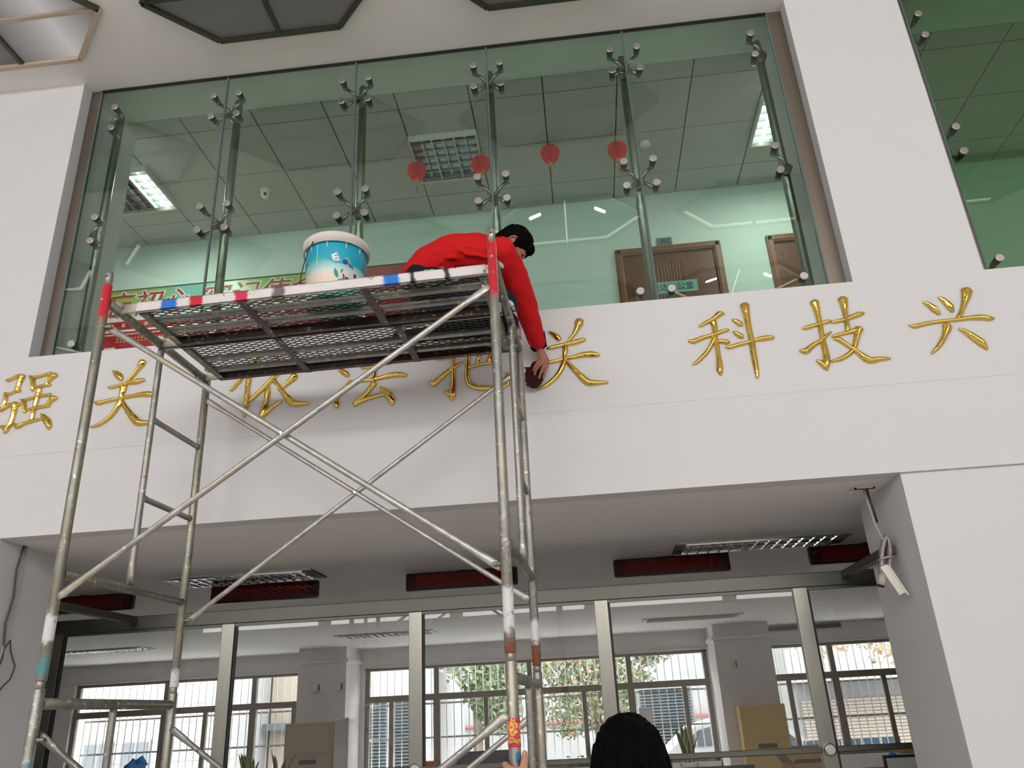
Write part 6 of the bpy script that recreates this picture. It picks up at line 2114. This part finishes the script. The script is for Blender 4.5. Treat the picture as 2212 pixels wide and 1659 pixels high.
def wipe():
    b = MB()
    rnd = random.Random(6)
    for (x, y, z), r in (((-0.205, 4.250, 3.535), (0.030, 0.016, 0.035)), ((-0.218, 4.248, 3.490), (0.042, 0.018, 0.050)), ((-0.220, 4.246, 3.440), (0.044, 0.020, 0.045)), ((-0.195, 4.250, 3.470), (0.036, 0.016, 0.050)), ((-0.240, 4.246, 3.462), (0.030, 0.016, 0.045))):
        b.ball((x, y, z), r)
    for i in range(9):
        z = 3.415 + 0.014 * i
        b.cone((-0.262 + 0.006 * math.sin(i * 2.1), 4.236, z), 0.006, (-0.178 + 0.008 * math.sin(i * 1.7), 4.231, z + 0.012 * math.sin(i * 1.3)), 0.005, 8)
    o = remeshed(b, 'wiping_cloth', M['maroon'], 0.0045, 2)
    tag(o, 'crumpled dark maroon wiping cloth pressed to the fascia by the hand of the worker', 'cloth')


wipe()

# ------------------------------------------------------------------ the black-haired person at the foot of the scaffold
P2 = thing('person', (0.066, 2.25, 0.0), 'person with thick black hair seen from behind, one hand gripping the scaffold post', 'person')
f2, u2, s2 = frame_of((0.0, 1.0, -0.05), (0.0, 0.05, 1.0))
c2 = Vector((0.066, 2.275, 1.520))
b = MB()
head_solid(b, c2, f2, u2, s2)
b.cone(c2 - u2 * 0.07 - f2 * 0.015, 0.052, (0.066, 2.25, 1.33), 0.06)
b.cone((-0.07, 2.25, 1.29), 0.055, (0.20, 2.25, 1.29), 0.055)
b.cone((0.066, 2.25, 1.27), 0.10, (0.066, 2.24, 0.95), 0.11)
for sx in (-1, 1):
    b.cone((0.066 + sx * 0.08, 2.24, 0.93), 0.085, (0.066 + sx * 0.085, 2.26, 0.50), 0.055).cone((0.066 + sx * 0.085, 2.26, 0.50), 0.055, (0.066 + sx * 0.09, 2.24, 0.09), 0.038).cone((0.066 + sx * 0.09, 2.23, 0.05), 0.035, (0.066 + sx * 0.095, 2.38, 0.035), 0.030)
ls, le, lw = V((-0.105, 2.26, 1.28)), V((-0.20, 2.52, 1.13)), V((-0.300, 2.872, 1.395))
rs, re, rw = V((0.238, 2.26, 1.28)), V((0.30, 2.24, 1.02)), V((0.28, 2.36, 0.80))
b.cone(ls, 0.05, le, 0.04).cone(le, 0.04, lw, 0.026)
b.cone(rs, 0.05, re, 0.04).cone(re, 0.04, rw, 0.027).ball(rw + V((0, 0.03, -0.06)), (0.022, 0.035, 0.07))
place(remeshed(b, 'body', M['skin_light'], 0.008, 4), P2)
h = MB()
h.ball(c2 + V((0.0, -0.015, 0.018)), (0.091, 0.108, 0.108))
h.ball(c2 + V((0.0, -0.045, -0.060)), (0.093, 0.085, 0.110))
h.ball(c2 + V((-0.012, -0.02, 0.060)), (0.062, 0.075, 0.066))
h.ball(c2 + V((0.0, -0.06, -0.14)), (0.085, 0.06, 0.11))
rnd = random.Random(3)
for i in range(170):
    a = rnd.uniform(0, 2 * PI)
    t_ = rnd.uniform(0.1, 1.0)
    d = V((math.cos(a) * math.sin(t_ * 1.7), math.sin(a) * math.sin(t_ * 1.7), math.cos(t_ * 1.7)))
    p = c2 + V((d.x * 0.091, d.y * 0.108 - 0.015, d.z * 0.106 + 0.018))
    q = p + V((d.x * 0.012, d.y * 0.012, -0.045))
    h.cone(p, 0.0075, q, 0.006, 8)
hr = remeshed(h, 'hair', M['hair'], 0.0042, 2)
place(hr, P2)
st = MB()
rnd = random.Random(5)
for i in range(40):
    a = rnd.uniform(-0.2, PI + 0.2)
    p0 = c2 + V((math.cos(a) * 0.085, rnd.uniform(-0.08, 0.04), 0.02 + math.sin(a) * 0.105))
    p1 = p0 + V((math.cos(a) * 0.008 + rnd.uniform(-0.006, 0.006), -0.01, math.sin(a) * 0.008 - 0.006))
    p2 = p1 + V((math.cos(a) * 0.010, -0.008, -0.028))
    st.path([p0, p1, p2], [0.0009, 0.0007, 0.0004], 5)
o = st.build('stray_hairs', M['hair'], None)
o['kind'] = 'stuff'
place(o, P2)
j = MB()
j.cone((-0.07, 2.25, 1.28), 0.072, (0.20, 2.25, 1.28), 0.072)
for sx in (-0.06, 0.06):
    j.cone((0.066 + sx, 2.25, 1.25), 0.115, (0.066 + sx, 2.24, 0.88), 0.125)
j.cone(ls, 0.068, le, 0.058).cone(le, 0.058, lw + V((0.016, -0.05, -0.04)), 0.042)
j.cone(rs, 0.068, re, 0.058).cone(re, 0.058, rw, 0.042)
place(remeshed(j, 'jacket', M['brown_cloth'], 0.008, 4), P2)
j = MB()
for sx in (-1, 1):
    j.cone((0.066 + sx * 0.08, 2.24, 0.90), 0.105, (0.066 + sx * 0.085, 2.26, 0.50), 0.075).cone((0.066 + sx * 0.085, 2.26, 0.50), 0.075, (0.066 + sx * 0.09, 2.24, 0.11), 0.058)
place(remeshed(j, 'trousers', M['navy'], 0.009, 3), P2)
for sx in (-1, 1):
    j = MB()
    j.cone((0.066 + sx * 0.09, 2.22, 0.055), 0.048, (0.066 + sx * 0.097, 2.40, 0.042), 0.040).ball((0.066 + sx * 0.094, 2.31, 0.02), (0.045, 0.13, 0.02))
    place(remeshed(j, 'shoe', M['black'], 0.007, 3), P2)
px, py = w2(LU, 0).x, w2(LU, 0).y
R_ = 0.0318


def around(a, z, r=R_):
    """point on the post's surface; 0 = towards the viewer, positive = towards +x"""
    return V((px + r * math.sin(a), py - r * math.cos(a), z))


fing = []
for i, (z, sp) in enumerate(((1.497, 2.7), (1.475, 2.8), (1.453, 2.75), (1.433, 2.5))):
    fing.append([around(-0.55, z - 0.008, 0.042), around(-1.30, z + 0.002, 0.037), around(-2.1, z, 0.033), around(-0.55 - sp + 0.2, z - 0.004, 0.031)])
thumb = [around(0.30, 1.452, 0.050), around(0.80, 1.488, 0.043), around(1.12, 1.512, 0.038), around(1.35, 1.530, 0.036)]
hs_ = hand_solid(lw, around(0.0, 1.448, 0.052), fing, thumb, 0.0098, 0.026)
hs_.cone(thumb[0], 0.0175, thumb[1], 0.0150).cone(thumb[1], 0.0148, thumb[2], 0.0130).cone(thumb[2], 0.0130, thumb[3], 0.0105)
hs_.cone(around(-0.35, 1.480, 0.042), 0.015, around(0.55, 1.474, 0.044), 0.017)
place(remeshed(hs_, 'hand', M['skin_light'], 0.0034, 2), P2)
tb = MB()
tb.ball(thumb[3] + V((0.0, -0.0100, 0.001)), (0.0058, 0.0022, 0.0075))
place(tb.build('thumbnail', M['skin_light'], None), P2)
